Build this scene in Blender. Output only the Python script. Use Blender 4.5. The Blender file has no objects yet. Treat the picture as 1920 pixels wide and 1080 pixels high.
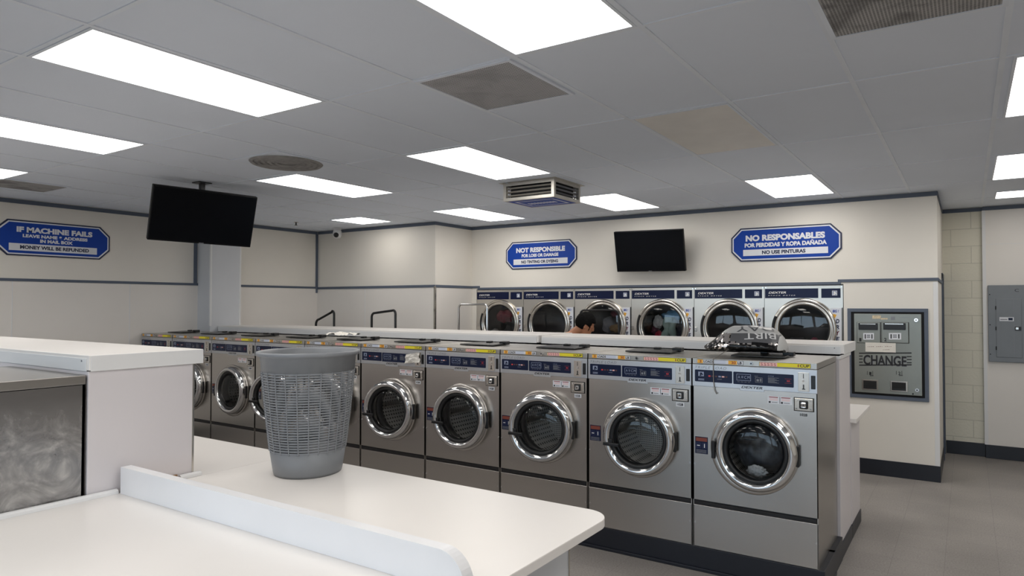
import bpy, bmesh, math, random
from mathutils import Vector, Matrix, noise
from mathutils.bvhtree import BVHTree
random.seed(7)
S = bpy.context.scene
COL = S.collection
PI = math.pi

# ------------------------------------------------------------------ camera
def make_camera():
    f, yaw, pitch, roll = 1250.244, math.radians(32.1102), math.radians(1.20238), math.radians(0.0110)
    cx, cy = 1029.54, 544.0
    fw = Vector((-math.sin(yaw)*math.cos(pitch), math.cos(yaw)*math.cos(pitch), math.sin(pitch)))
    r = Vector((math.cos(yaw), math.sin(yaw), 0)); u = r.cross(fw)
    r2 = math.cos(roll)*r + math.sin(roll)*u
    u2 = -math.sin(roll)*r + math.cos(roll)*u
    cam = bpy.data.cameras.new('camera')
    o = bpy.data.objects.new('camera', cam); COL.objects.link(o)
    m = Matrix((r2, u2, -fw)).transposed().to_4x4()
    m.translation = Vector((0.759, -4.2225, 1.7309))
    o.matrix_world = m
    cam.sensor_width = 36; cam.lens = f/1920*36
    cam.shift_x = (960-cx)/1920; cam.shift_y = (cy-540)/1920
    cam.clip_start = 0.02
    S.camera = o
make_camera()

# ------------------------------------------------------------------ world, exposure
S.view_settings.view_transform = 'Standard'
S.view_settings.look = 'None'
S.view_settings.exposure = 0.0
S.view_settings.gamma = 1
S.view_settings.use_curve_mapping = False
S.cycles.caustics_reflective = False; S.cycles.caustics_refractive = False
S.cycles.blur_glossy = 1.0; S.cycles.sample_clamp_indirect = 5.0
w = bpy.data.worlds.new('world'); S.world = w; w.use_nodes = True
wn = w.node_tree.nodes; wl = w.node_tree.links
bg = wn['Background']
sky = wn.new('ShaderNodeTexSky'); sky.sky_type = 'HOSEK_WILKIE'
sky.sun_direction = (0.3, 0.5, 0.75); sky.turbidity = 3.5
mixc = wn.new('ShaderNodeMix'); mixc.data_type = 'RGBA'
mixc.inputs[0].default_value = 0.6
mixc.inputs[7].default_value = (0.66, 0.82, 1.0, 1)
wl.new(sky.outputs[0], mixc.inputs[6]); wl.new(mixc.outputs[2], bg.inputs[0])
bg.inputs[1].default_value = 5.5
LIGHT_POWER = 6.6          # radiance of the ceiling light lenses

# ------------------------------------------------------------------ key sizes (metres)
ZC = 2.844                  # ceiling
YW = 3.306                  # wall of the dryers
XL = -7.74                  # left wall
WP = 0.7807                 # washer pitch
DP = 0.8077                 # dryer pitch
GX, GX0 = 0.619, 0.285      # ceiling grid
GY, GY0 = 1.178, -1.79

# ------------------------------------------------------------------ materials
def lin(c):
    return tuple((x/255/12.92 if x/255 <= .04045 else ((x/255+.055)/1.055)**2.4) for x in c)
MATS = {}
def mat(name, rgb, rough=.5, metal=0., var=0., vscale=6., rvar=0., bump=0., bscale=60., spec=None, coat=0.):
    if name in MATS: return MATS[name]
    m = bpy.data.materials.new(name); m.use_nodes = True
    nt = m.node_tree; n = nt.nodes; l = nt.links
    b = n['Principled BSDF']
    c = lin(rgb)
    b.inputs['Base Color'].default_value = (*c, 1)
    b.inputs['Roughness'].default_value = rough
    b.inputs['Metallic'].default_value = metal
    if spec is not None: b.inputs['Specular IOR Level'].default_value = spec
    if coat: b.inputs['Coat Weight'].default_value = coat; b.inputs['Coat Roughness'].default_value = .08
    tc = n.new('ShaderNodeTexCoord')
    if var or rvar:
        nz = n.new('ShaderNodeTexNoise'); nz.inputs['Scale'].default_value = vscale; nz.inputs['Detail'].default_value = 5
        l.new(tc.outputs['Object'], nz.inputs['Vector'])
        if var:
            mr = n.new('ShaderNodeMapRange'); mr.inputs[1].default_value = .3; mr.inputs[2].default_value = .7
            mr.inputs[3].default_value = 1-var; mr.inputs[4].default_value = 1+var
            l.new(nz.outputs[0], mr.inputs[0])
            mx = n.new('ShaderNodeVectorMath'); mx.operation = 'SCALE'
            mx.inputs[0].default_value = c; l.new(mr.outputs[0], mx.inputs['Scale'])
            l.new(mx.outputs[0], b.inputs['Base Color'])
        if rvar:
            m2 = n.new('ShaderNodeMapRange'); m2.inputs[1].default_value = .3; m2.inputs[2].default_value = .7
            m2.inputs[3].default_value = max(.02, rough-rvar); m2.inputs[4].default_value = rough+rvar
            l.new(nz.outputs[0], m2.inputs[0]); l.new(m2.outputs[0], b.inputs['Roughness'])
    if bump:
        nb = n.new('ShaderNodeTexNoise'); nb.inputs['Scale'].default_value = bscale; nb.inputs['Detail'].default_value = 4
        l.new(tc.outputs['Object'], nb.inputs['Vector'])
        bp = n.new('ShaderNodeBump'); bp.inputs['Strength'].default_value = bump; bp.inputs['Distance'].default_value = .002
        l.new(nb.outputs[0], bp.inputs['Height']); l.new(bp.outputs[0], b.inputs['Normal'])
    MATS[name] = m
    return m
def emis(name, rgb, strength):
    if name in MATS: return MATS[name]
    m = bpy.data.materials.new(name); m.use_nodes = True
    b = m.node_tree.nodes['Principled BSDF']
    b.inputs['Base Color'].default_value = (.8, .8, .8, 1)
    b.inputs['Emission Color'].default_value = (*lin(rgb), 1)
    b.inputs['Emission Strength'].default_value = strength
    MATS[name] = m; return m
def glass(name, tint=(.9, .92, .92), ior=1.45, rough=.02):
    if name in MATS: return MATS[name]
    m = bpy.data.materials.new(name); m.use_nodes = True
    n = m.node_tree.nodes; l = m.node_tree.links
    n.remove(n['Principled BSDF'])
    t = n.new('ShaderNodeBsdfTransparent'); t.inputs[0].default_value = (*tint, 1)
    g = n.new('ShaderNodeBsdfGlossy'); g.inputs['Roughness'].default_value = rough
    fr = n.new('ShaderNodeFresnel'); fr.inputs[0].default_value = ior
    mx = n.new('ShaderNodeMixShader')
    l.new(fr.outputs[0], mx.inputs[0]); l.new(t.outputs[0], mx.inputs[1]); l.new(g.outputs[0], mx.inputs[2])
    l.new(mx.outputs[0], n['Material Output'].inputs[0])
    MATS[name] = m; return m

def steel(name, rgb, rough=.3, streak=(1, 1, 6), smear=0.):
    if name in MATS: return MATS[name]
    m = bpy.data.materials.new(name); m.use_nodes = True
    nt = m.node_tree; n = nt.nodes; l = nt.links
    b = n['Principled BSDF']; c = lin(rgb)
    b.inputs['Metallic'].default_value = 1
    tc = n.new('ShaderNodeTexCoord')
    mp = n.new('ShaderNodeMapping'); mp.inputs['Scale'].default_value = streak
    l.new(tc.outputs['Object'], mp.inputs[0])
    nz = n.new('ShaderNodeTexNoise'); nz.inputs['Scale'].default_value = 1.6; nz.inputs['Detail'].default_value = 1
    l.new(mp.outputs[0], nz.inputs['Vector'])
    n2 = n.new('ShaderNodeTexNoise'); n2.inputs['Scale'].default_value = 2.2; n2.inputs['Detail'].default_value = 1.5
    l.new(tc.outputs['Object'], n2.inputs['Vector'])
    ad = n.new('ShaderNodeMath'); ad.operation = 'ADD'
    l.new(nz.outputs[0], ad.inputs[0]); l.new(n2.outputs[0], ad.inputs[1])
    mr = n.new('ShaderNodeMapRange'); mr.inputs[1].default_value = .7; mr.inputs[2].default_value = 1.3
    mr.inputs[3].default_value = rough-.025; mr.inputs[4].default_value = rough+.035
    b.inputs['Roughness'].default_value = rough
    b.inputs['Base Color'].default_value = (*c, 1)
    if smear:      # dried wipe marks: swirled film of residue
        mp2 = n.new('ShaderNodeMapping'); mp2.inputs['Scale'].default_value = (1, 1.0, 1.25); mp2.inputs['Location'].default_value = (0, -.47, -1.12)
        l.new(tc.outputs['Object'], mp2.inputs[0])
        wv = n.new('ShaderNodeTexNoise'); wv.inputs['Scale'].default_value = 3.4; wv.inputs['Detail'].default_value = 9
        wv.inputs['Roughness'].default_value = .62; wv.inputs['Distortion'].default_value = 5.5
        l.new(mp2.outputs[0], wv.inputs['Vector'])
        n3 = n.new('ShaderNodeTexNoise'); n3.inputs['Scale'].default_value = 6.0; n3.inputs['Detail'].default_value = 4; l.new(tc.outputs['Object'], n3.inputs['Vector'])
        sx = n.new('ShaderNodeSeparateXYZ'); l.new(tc.outputs['Object'], sx.inputs[0])
        hr = n.new('ShaderNodeMapRange'); hr.inputs[1].default_value = 1.3; hr.inputs[2].default_value = 1.02; hr.inputs[3].default_value = 0; hr.inputs[4].default_value = 1
        l.new(sx.outputs[2], hr.inputs[0])
        pw = n.new('ShaderNodeMath'); pw.operation = 'POWER'; pw.inputs[1].default_value = 3.5; l.new(wv.outputs[0], pw.inputs[0])
        mm = n.new('ShaderNodeMath'); mm.operation = 'MULTIPLY'; l.new(pw.outputs[0], mm.inputs[0]); mm.inputs[1].default_value = 4.5
        m4 = n.new('ShaderNodeMath'); m4.operation = 'ADD'; l.new(mm.outputs[0], m4.inputs[0]); m4.inputs[1].default_value = .12
        mm3 = n.new('ShaderNodeMath'); mm3.operation = 'MULTIPLY'; l.new(m4.outputs[0], mm3.inputs[0]); l.new(hr.outputs[0], mm3.inputs[1])
        sc = n.new('ShaderNodeMath'); sc.operation = 'MULTIPLY'; sc.inputs[1].default_value = smear; l.new(mm3.outputs[0], sc.inputs[0])
        df = n.new('ShaderNodeBsdfDiffuse'); df.inputs[0].default_value = (.52, .5, .48, 1)
        ms = n.new('ShaderNodeMixShader'); l.new(sc.outputs[0], ms.inputs[0]); l.new(b.outputs[0], ms.inputs[1]); l.new(df.outputs[0], ms.inputs[2])
        l.new(ms.outputs[0], n['Material Output'].inputs[0])
    MATS[name] = m; return m

def perforated(name, base, hole, pitch, fill=.3, rough=.5, metal=0., plane='XY', dirt=0.):
    """sheet with a regular pattern of small holes (object coordinates)"""
    if name in MATS: return MATS[name]
    m = bpy.data.materials.new(name); m.use_nodes = True
    n = m.node_tree.nodes; l = m.node_tree.links; b = n['Principled BSDF']
    b.inputs['Roughness'].default_value = rough; b.inputs['Metallic'].default_value = metal
    tc = n.new('ShaderNodeTexCoord'); sx = n.new('ShaderNodeSeparateXYZ'); l.new(tc.outputs['Object'], sx.inputs[0])
    ds = []
    for ax in plane:
        mo = n.new('ShaderNodeMath'); mo.operation = 'PINGPONG'; mo.inputs[1].default_value = pitch/2
        l.new(sx.outputs['XYZ'.index(ax)], mo.inputs[0])
        sq = n.new('ShaderNodeMath'); sq.operation = 'POWER'; sq.inputs[1].default_value = 2; l.new(mo.outputs[0], sq.inputs[0]); ds.append(sq)
    ad = n.new('ShaderNodeMath'); ad.operation = 'ADD'; l.new(ds[0].outputs[0], ad.inputs[0]); l.new(ds[1].outputs[0], ad.inputs[1])
    lt = n.new('ShaderNodeMath'); lt.operation = 'LESS_THAN'; lt.inputs[1].default_value = (fill*pitch)**2; l.new(ad.outputs[0], lt.inputs[0])
    mx = n.new('ShaderNodeMix'); mx.data_type = 'RGBA'
    mx.inputs[6].default_value = (*lin(base), 1); mx.inputs[7].default_value = (*lin(hole), 1)
    l.new(lt.outputs[0], mx.inputs[0])
    out = mx.outputs[2]
    if dirt:
        nz = n.new('ShaderNodeTexNoise'); nz.inputs['Scale'].default_value = 4.5; nz.inputs['Detail'].default_value = 7; nz.inputs['Distortion'].default_value = 1.2
        l.new(tc.outputs['Object'], nz.inputs['Vector'])
        mr = n.new('ShaderNodeMapRange'); mr.inputs[1].default_value = .45; mr.inputs[2].default_value = .7; mr.inputs[3].default_value = 0; mr.inputs[4].default_value = dirt
        l.new(nz.outputs[0], mr.inputs[0])
        m2 = n.new('ShaderNodeMix'); m2.data_type = 'RGBA'; m2.inputs[7].default_value = (*lin((66, 64, 64)), 1)
        l.new(mr.outputs[0], m2.inputs[0]); l.new(out, m2.inputs[6]); out = m2.outputs[2]
    l.new(out, b.inputs['Base Color'])
    MATS[name] = m; return m

def floor_mat():
    m = bpy.data.materials.new('vinyl_floor'); m.use_nodes = True
    n = m.node_tree.nodes; l = m.node_tree.links; b = n['Principled BSDF']
    tc = n.new('ShaderNodeTexCoord')
    n1 = n.new('ShaderNodeTexNoise'); n1.inputs['Scale'].default_value = 1.4; n1.inputs['Detail'].default_value = 6
    n2 = n.new('ShaderNodeTexNoise'); n2.inputs['Scale'].default_value = 90; n2.inputs['Detail'].default_value = 3
    l.new(tc.outputs['Object'], n1.inputs['Vector']); l.new(tc.outputs['Object'], n2.inputs['Vector'])
    r1 = n.new('ShaderNodeValToRGB'); r1.color_ramp.elements[0].position = .3; r1.color_ramp.elements[1].position = .72
    r1.color_ramp.elements[0].color = (*lin((140, 135, 131)), 1); r1.color_ramp.elements[1].color = (*lin((166, 160, 155)), 1)
    l.new(n1.outputs[0], r1.inputs[0])
    r2 = n.new('ShaderNodeMapRange'); r2.inputs[1].default_value = .3; r2.inputs[2].default_value = .7; r2.inputs[3].default_value = .8; r2.inputs[4].default_value = 1.15
    l.new(n2.outputs[0], r2.inputs[0])
    br = n.new('ShaderNodeTexBrick'); br.offset = 0; br.inputs['Scale'].default_value = 1; br.inputs['Mortar Size'].default_value = .0016
    br.inputs['Brick Width'].default_value = .305; br.inputs['Row Height'].default_value = .305
    br.inputs['Color1'].default_value = (1, 1, 1, 1); br.inputs['Color2'].default_value = (.94, .94, .94, 1); br.inputs['Mortar'].default_value = (.72, .72, .72, 1)
    l.new(tc.outputs['Object'], br.inputs['Vector'])
    v = n.new('ShaderNodeVectorMath'); v.operation = 'SCALE'; l.new(r1.outputs[0], v.inputs[0]); l.new(r2.outputs[0], v.inputs['Scale'])
    v2 = n.new('ShaderNodeVectorMath'); v2.operation = 'MULTIPLY'; l.new(v.outputs[0], v2.inputs[0]); l.new(br.outputs[0], v2.inputs[1])
    l.new(v2.outputs[0], b.inputs['Base Color'])
    r3 = n.new('ShaderNodeMapRange'); r3.inputs[3].default_value = .3; r3.inputs[4].default_value = .55; l.new(n1.outputs[0], r3.inputs[0])
    l.new(r3.outputs[0], b.inputs['Roughness'])
    MATS['vinyl_floor'] = m; return m

def block_mat():
    m = bpy.data.materials.new('painted_block'); m.use_nodes = True
    n = m.node_tree.nodes; l = m.node_tree.links; b = n['Principled BSDF']; b.inputs['Roughness'].default_value = .55
    tc = n.new('ShaderNodeTexCoord'); sx = n.new('ShaderNodeSeparateXYZ'); cb = n.new('ShaderNodeCombineXYZ')
    l.new(tc.outputs['Object'], sx.inputs[0]); l.new(sx.outputs[0], cb.inputs[0]); l.new(sx.outputs[2], cb.inputs[1])
    br = n.new('ShaderNodeTexBrick'); br.inputs['Scale'].default_value = 1; br.inputs['Brick Width'].default_value = .4
    br.inputs['Row Height'].default_value = .2; br.inputs['Mortar Size'].default_value = .005; br.inputs['Mortar Smooth'].default_value = .3
    c = lin((226, 222, 206))
    br.inputs['Color1'].default_value = (*c, 1); br.inputs['Color2'].default_value = (*[x*.95 for x in c], 1); br.inputs['Mortar'].default_value = (*[x*.8 for x in c], 1)
    l.new(cb.outputs[0], br.inputs['Vector']); l.new(br.outputs[0], b.inputs['Base Color'])
    nz = n.new('ShaderNodeTexNoise'); nz.inputs['Scale'].default_value = 40; l.new(tc.outputs['Object'], nz.inputs['Vector'])
    ad = n.new('ShaderNodeMath'); ad.operation = 'MULTIPLY_ADD'; ad.inputs[1].default_value = -.9; l.new(br.outputs['Fac'], ad.inputs[0]); l.new(nz.outputs[0], ad.inputs[2])
    bp = n.new('ShaderNodeBump'); bp.inputs['Strength'].default_value = .6; bp.inputs['Distance'].default_value = .004
    l.new(ad.outputs[0], bp.inputs['Height']); l.new(bp.outputs[0], b.inputs['Normal'])
    MATS['painted_block'] = m; return m

M_WALL = mat('wall_paint', (230, 225, 216), .5, var=.025, vscale=1.6, bump=.08, bscale=90)
M_FRP = mat('white_wall_panel', (231, 226, 220), .42, var=.025, vscale=1.2, bump=.1, bscale=70)
M_PILLAR = mat('grey_white_paint', (206, 208, 212), .45, var=.03, vscale=2)
M_CEIL = mat('ceiling_tile', (228, 235, 246), .85, var=.025, vscale=1.1, bump=.12, bscale=160)
M_TBAR = mat('ceiling_bar', (230, 236, 245), .5, var=.04, vscale=3)
M_FLOOR = floor_mat()
M_BLOCK = block_mat()
M_TRIM = mat('slate_trim', (88, 97, 112), .65, var=.05, vscale=4)
M_BASE = mat('black_rubber_base', (24, 27, 36), .38, var=.12, vscale=3)
M_STEEL = steel('brushed_steel', (192, 188, 183), .27)
M_STEELD = steel('dryer_steel', (212, 208, 200), .32)
M_STEELS = steel('smeared_steel', (122, 121, 122), .24, streak=(1, 1, 1), smear=.75)
M_TOPST = steel('lid_steel', (176, 172, 166), .34)
M_ALU = mat('fascia_aluminium', (196, 198, 202), .38, .85, var=.03)
M_CHROME = mat('chrome', (214, 214, 214), .09, 1.0, rvar=.03, vscale=14)
M_SATIN = mat('satin_chrome', (205, 200, 192), .2, 1.0, rvar=.04, vscale=9)
M_BLACK = mat('black_plastic', (20, 20, 22), .35, var=.15)
M_RUBBER = mat('gasket_rubber', (22, 23, 25), .45, var=.1)
M_DARK = mat('dark_gap', (14, 14, 15), .7)
M_NAVY = mat('navy_panel', (18, 28, 58), .3, var=.05, spec=.25)
M_NAVYD = mat('navy_strip', (13, 23, 58), .3, var=.05, spec=.25)
M_WHITE = mat('white_ink', (232, 232, 230), .5)
M_PANELINK = mat('pale_ink', (150, 160, 184), .5)
M_BLACKINK = mat('black_ink', (26, 26, 30), .5)
M_REDINK = mat('red_ink', (150, 44, 48), .5)
M_REDLED = mat('red_led', (214, 60, 60), .4)
M_PINKINK = mat('pink_ink', (240, 190, 184), .5)
M_YELLOW = mat('yellow_label', (238, 222, 46), .45)
M_AMBER = mat('amber_label', (240, 178, 60), .45)
M_GREYINK = mat('grey_ink_and_shade', (128, 130, 136), .5)
M_LAM = mat('white_laminate', (233, 229, 225), .33, var=.012, vscale=2)
M_LAME = mat('white_laminate_edge', (226, 226, 226), .38, var=.012, vscale=3)
M_LAMV = mat('white_panel_laminate', (216, 211, 213), .42, var=.015, vscale=2)
M_SIGNB = mat('sign_blue', (18, 64, 158), .5, var=.03, spec=.25)
M_SIGND = mat('sign_navy', (14, 26, 66), .4)
M_SIGNW = mat('sign_white', (222, 224, 230), .45)
M_TV = mat('television_screen', (5, 7, 12), .28, var=.1, spec=.12)
M_TVB = mat('television_bezel', (9, 10, 13), .45, spec=.2)
M_GLASS = glass('door_glass')
M_DGLASS = glass('dryer_glass', (.8, .81, .82), 1.6, .015)
M_DRUM = perforated('perforated_drum', (214, 210, 206), (70, 68, 66), .016, .26, .5, .35, 'XZ')
M_DRUMW = perforated('perforated_drum_wall', (218, 214, 210), (80, 78, 76), .03, .26, .45, .4, 'YZ')
M_DDRUM = mat('dryer_drum', (92, 92, 94), .45, .6, var=.1)
M_GRILLE = perforated('return_grille_mesh', (200, 200, 202), (110, 110, 112), .0125, .34, .6, .2, 'XY', .3)
M_GRILLE2 = perforated('dusty_grille_mesh', (186, 184, 182), (104, 102, 102), .0125, .34, .6, .2, 'XY', .85)
M_BASKET = mat('grey_basket_plastic', (122, 125, 129), .42, var=.04, vscale=12, bump=.1, bscale=200)
M_CHANGE = mat('change_machine_face', (142, 145, 139), .35, .5, var=.04, vscale=5)
M_PANEL = mat('electrical_grey', (122, 126, 130), .4, .15, var=.05, vscale=3)
M_PAPER = mat('paper', (226, 222, 214), .7, var=.03, vscale=20)
M_LENS = emis('light_lens', (255, 251, 245), LIGHT_POWER)
M_LENSOFF = mat('unlit_lens', (234, 231, 226), .45, var=.03)
M_CART = mat('black_cart_tube', (18, 18, 20), .35, var=.1)
M_SKIN = mat('skin', (176, 122, 92), .5, var=.06, vscale=20)
M_HAIR = mat('black_hair', (11, 10, 10), .8, var=.2, vscale=60, bump=.6, bscale=140, spec=.12)
M_SHIRT = mat('dark_cloth', (40, 42, 50), .8, var=.12, vscale=12, bump=.3, bscale=40)
M_JEANS = mat('denim', (48, 58, 82), .8, var=.12, vscale=14)
M_FOILS = mat('silver_foil', (186, 186, 185), .42, .1, var=.05, vscale=6)
M_FOILG = mat('grey_foil', (92, 92, 95), .36, .1, var=.06, vscale=6)
M_FOILB = mat('black_foil', (14, 14, 16), .14, .2)
M_FOILC = mat('crumpled_foil_and_glints', (226, 218, 214), .16, 1.0)
M_TIMBER = mat('door_paint', (70, 80, 96), .45, var=.05)

# ------------------------------------------------------------------ mesh builder
def _text_geo(s, bold=0.0, shear=0.0, spacing=1.0):
    cu = bpy.data.curves.new('txt', 'FONT'); cu.body = s; cu.size = 1
    cu.offset = bold; cu.shear = shear; cu.space_character = spacing; cu.resolution_u = 4
    o = bpy.data.objects.new('txt', cu)
    me = o.to_mesh()
    v = [tuple(x.co) for x in me.vertices]; f = [tuple(p.vertices) for p in me.polygons]
    o.to_mesh_clear(); bpy.data.objects.remove(o); bpy.data.curves.remove(cu)
    return v, f
_TG = {}
class MB:
    def __init__(s): s.v = []; s.f = []; s.m = []; s.s = []; s.mats = []
    def mi(s, m):
        if m not in s.mats: s.mats.append(m)
        return s.mats.index(m)
    def add(s, v, f, m, smooth=False, M=None):
        b = len(s.v)
        if M is not None: v = [tuple(M @ Vector(p)) for p in v]
        s.v += [tuple(p) for p in v]
        k = s.mi(m)
        for q in f:
            s.f.append(tuple(i+b for i in q)); s.m.append(k); s.s.append(smooth)
        return s
    def box(s, x0, x1, y0, y1, z0, z1, m, bev=0., M=None, seg=2):
        if x0 > x1: x0, x1 = x1, x0
        if y0 > y1: y0, y1 = y1, y0
        if z0 > z1: z0, z1 = z1, z0
        v = [(x, y, z) for x in (x0, x1) for y in (y0, y1) for z in (z0, z1)]
        f = [(0, 1, 3, 2), (4, 6, 7, 5), (0, 4, 5, 1), (2, 3, 7, 6), (0, 2, 6, 4), (1, 5, 7, 3)]
        if bev:
            bm = bmesh.new(); vs = [bm.verts.new(p) for p in v]
            for q in f: bm.faces.new([vs[i] for i in q])
            bmesh.ops.bevel(bm, geom=list(bm.edges), offset=bev, segments=seg, affect='EDGES', profile=.5)
            bm.verts.index_update()
            v = [tuple(p.co) for p in bm.verts]; f = [tuple(p.index for p in q.verts) for q in bm.faces]; bm.free()
        return s.add(v, f, m, False, M)
    def prism(s, pts, axis, a, b, m, M=None, smooth=False):
        """closed polygon pts (2D) extruded along axis from a to b"""
        def P(p, t):
            if axis == 'x': return (t, p[0], p[1])
            if axis == 'y': return (p[0], t, p[1])
            return (p[0], p[1], t)
        n = len(pts)
        v = [P(p, a) for p in pts]+[P(p, b) for p in pts]
        f = [tuple(range(n)), tuple(range(2*n-1, n-1, -1))]
        s.add(v, f, m, False, M)
        s.add(v, [(i, i+n, (i+1) % n+n, (i+1) % n) for i in range(n)], m, smooth, M)
        return s
    def lathe(s, prof, m, axis='y', c=(0, 0, 0), n=48, smooth=True, M=None, ex=1., ey=1.):
        v = []
        for r, h in prof:
            for i in range(n):
                a = 2*PI*i/n; p, q = r*math.cos(a)*ex, r*math.sin(a)*ey
                if axis == 'y': v.append((c[0]+p, c[1]+h, c[2]+q))
                elif axis == 'x': v.append((c[0]+h, c[1]+p, c[2]+q))
                else: v.append((c[0]+p, c[1]+q, c[2]+h))
        f = []
        for j in range(len(prof)-1):
            for i in range(n):
                k = (i+1) % n
                f.append((j*n+i, j*n+k, (j+1)*n+k, (j+1)*n+i))
        return s.add(v, f, m, smooth, M)
    def disc(s, r, m, axis='y', c=(0, 0, 0), n=48, M=None):
        v = []
        for i in range(n):
            a = 2*PI*i/n; p, q = r*math.cos(a), r*math.sin(a)
            v.append((c[0]+p, c[1], c[2]+q) if axis == 'y' else (c[0], c[1]+p, c[2]+q) if axis == 'x' else (c[0]+p, c[1]+q, c[2]))
        return s.add(v, [tuple(range(n))], m, False, M)
    def cyl(s, r, a, b, m, axis='z', c=(0, 0, 0), n=24, M=None):
        s.lathe([(r, a), (r, b)], m, axis, c, n, True, M)
        for t in (a, b):
            cc = list(c); cc['xyz'.index(axis)] += t
            s.disc(r, m, axis, tuple(cc), n, M)
        return s
    def tube(s, pts, r, m, n=10, M=None, caps=True):
        pts = [Vector(p) for p in pts]; v = []; f = []
        rs = r if isinstance(r, (list, tuple)) else [r]*len(pts)
        up = Vector((0, 0, 1)); prev = None
        for i, p in enumerate(pts):
            d = (pts[min(i+1, len(pts)-1)]-pts[max(i-1, 0)]).normalized()
            if prev is None:
                a = d.cross(up)
                if a.length < 1e-3: a = d.cross(Vector((1, 0, 0)))
            else: a = prev-d*prev.dot(d)
            a.normalize(); b = d.cross(a); prev = a
            for k in range(n):
                t = 2*PI*k/n; v.append(tuple(p+(a*math.cos(t)+b*math.sin(t))*rs[i]))
        for i in range(len(pts)-1):
            for k in range(n):
                q = (k+1) % n; f.append((i*n+k, i*n+q, (i+1)*n+q, (i+1)*n+k))
        s.add(v, f, m, True, M)
        if caps: s.add(v, [tuple(range(n-1, -1, -1)), tuple(range(len(v)-n, len(v)))], m, False, M)
        return s
    def quad(s, p, m, M=None): return s.add(p, [(0, 1, 2, 3)], m, False, M)
    def rect(s, x0, x1, z0, z1, y, m, M=None):
        """thin printed rectangle facing -Y"""
        return s.quad([(x0, y, z0), (x1, y, z0), (x1, y, z1), (x0, y, z1)], m, M)
    def text(s, t, x0, x1, z0, z1, y, m, bold=.0, shear=0., M=None, spacing=1.):
        """lettering fitted to a rectangle on a plane facing -Y"""
        k = (t, bold, shear, spacing)
        if k not in _TG: _TG[k] = _text_geo(*k)
        v, f = _TG[k]
        if not v: return s
        ax = min(p[0] for p in v); bx = max(p[0] for p in v); az = min(p[1] for p in v); bz = max(p[1] for p in v)
        w = [(x0+(p[0]-ax)/(bx-ax)*(x1-x0), y, z0+(p[1]-az)/(bz-az)*(z1-z0)) for p in v]
        return s.add(w, f, m, False, M)
    def hole_panel(s, x0, x1, z0, z1, cx, cz, r, y0, y1, m, n=64):
        """rectangular sheet facing -Y at y0 with a round hole (rim returns to y1)"""
        an = [2*PI*i/n for i in range(n)]
        for (px, pz) in ((x0, z0), (x1, z0), (x1, z1), (x0, z1)): an.append(math.atan2(pz-cz, px-cx) % (2*PI))
        an = sorted(set(round(a, 6) for a in an)); N = len(an); v = []
        for a in an:
            dx, dz = math.cos(a), math.sin(a); t = 1e9
            if dx > 1e-9: t = min(t, (x1-cx)/dx)
            if dx < -1e-9: t = min(t, (x0-cx)/dx)
            if dz > 1e-9: t = min(t, (z1-cz)/dz)
            if dz < -1e-9: t = min(t, (z0-cz)/dz)
            v.append((cx+dx*t, y0, cz+dz*t))
        v += [(cx+r*math.cos(a), y0, cz+r*math.sin(a)) for a in an]
        v += [(cx+r*math.cos(a), y1, cz+r*math.sin(a)) for a in an]
        f = []
        for i in range(N):
            k = (i+1) % N
            f.append((i, k, N+k, N+i)); f.append((N+i, N+k, 2*N+k, 2*N+i))
        return s.add(v, f, m)
    def build(s, name, parent=None, label=None, loc=None, rot=None, mods=None):
        me = bpy.data.meshes.new(name); me.from_pydata(s.v, [], s.f)
        for m in s.mats: me.materials.append(m)
        me.polygons.foreach_set('material_index', s.m)
        me.polygons.foreach_set('use_smooth', s.s)
        me.validate(); me.update()
        o = bpy.data.objects.new(name, me); COL.objects.link(o)
        if parent: o.parent = parent
        if label: o['label'] = label
        if loc: o.location = loc
        if rot: o.rotation_euler = rot
        return o

def tag(o, label, cat, group=None, kind=None):
    o['label'] = label; o['category'] = cat
    if group: o['group'] = group
    if kind: o['kind'] = kind
    return o
def thing(name, label, cat, loc=(0, 0, 0), rz=0., group=None):
    o = bpy.data.objects.new(name, None); COL.objects.link(o)
    o.location = loc; o.rotation_euler = (0, 0, rz); o.empty_display_size = .1
    return tag(o, label, cat, group)
def structure(o, label=None):
    o['kind'] = 'structure'
    if label: o['label'] = label
    return o
def copy_tree(o, parent=None):
    c = o.copy(); COL.objects.link(c)
    if parent: c.parent = parent
    for ch in [x for x in o.children]: copy_tree(ch, c)
    return c
def arc(cx, cz, r, a0, a1, n=8):
    return [(cx+r*math.cos(a0+(a1-a0)*i/n), cz+r*math.sin(a0+(a1-a0)*i/n)) for i in range(n+1)]

# ================================================================== SETTING
XR, YF, YB = 4.6, -8.3, 4.85
b = MB(); b.box(XL-.15, XR+.15, YF-.15, YB+.3, -.1, 0, M_FLOOR)
structure(b.build('floor'), 'grey speckled vinyl tile floor')

b = MB()
b.box(XL-.15, XR+.15, YF-.15, YB+.3, ZC, ZC+.12, M_CEIL)
ceil = structure(b.build('ceiling'), 'suspended ceiling of pale grey tiles')
b = MB()
for i in range(-7, 14):
    x = GX0-GX*i
    if XL < x < XR: b.box(x-.012, x+.012, YF, YB, ZC-.005, ZC+.01, M_TBAR)
for j in range(-6, 7):
    y = GY0+GY*j
    if YF < y < YB: b.box(XL, XR, y-.0095, y+.0095, ZC-.0042, ZC+.01, M_TBAR)
structure(b.build('ceiling_bars', ceil), 'thin metal bars between the ceiling tiles')

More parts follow.
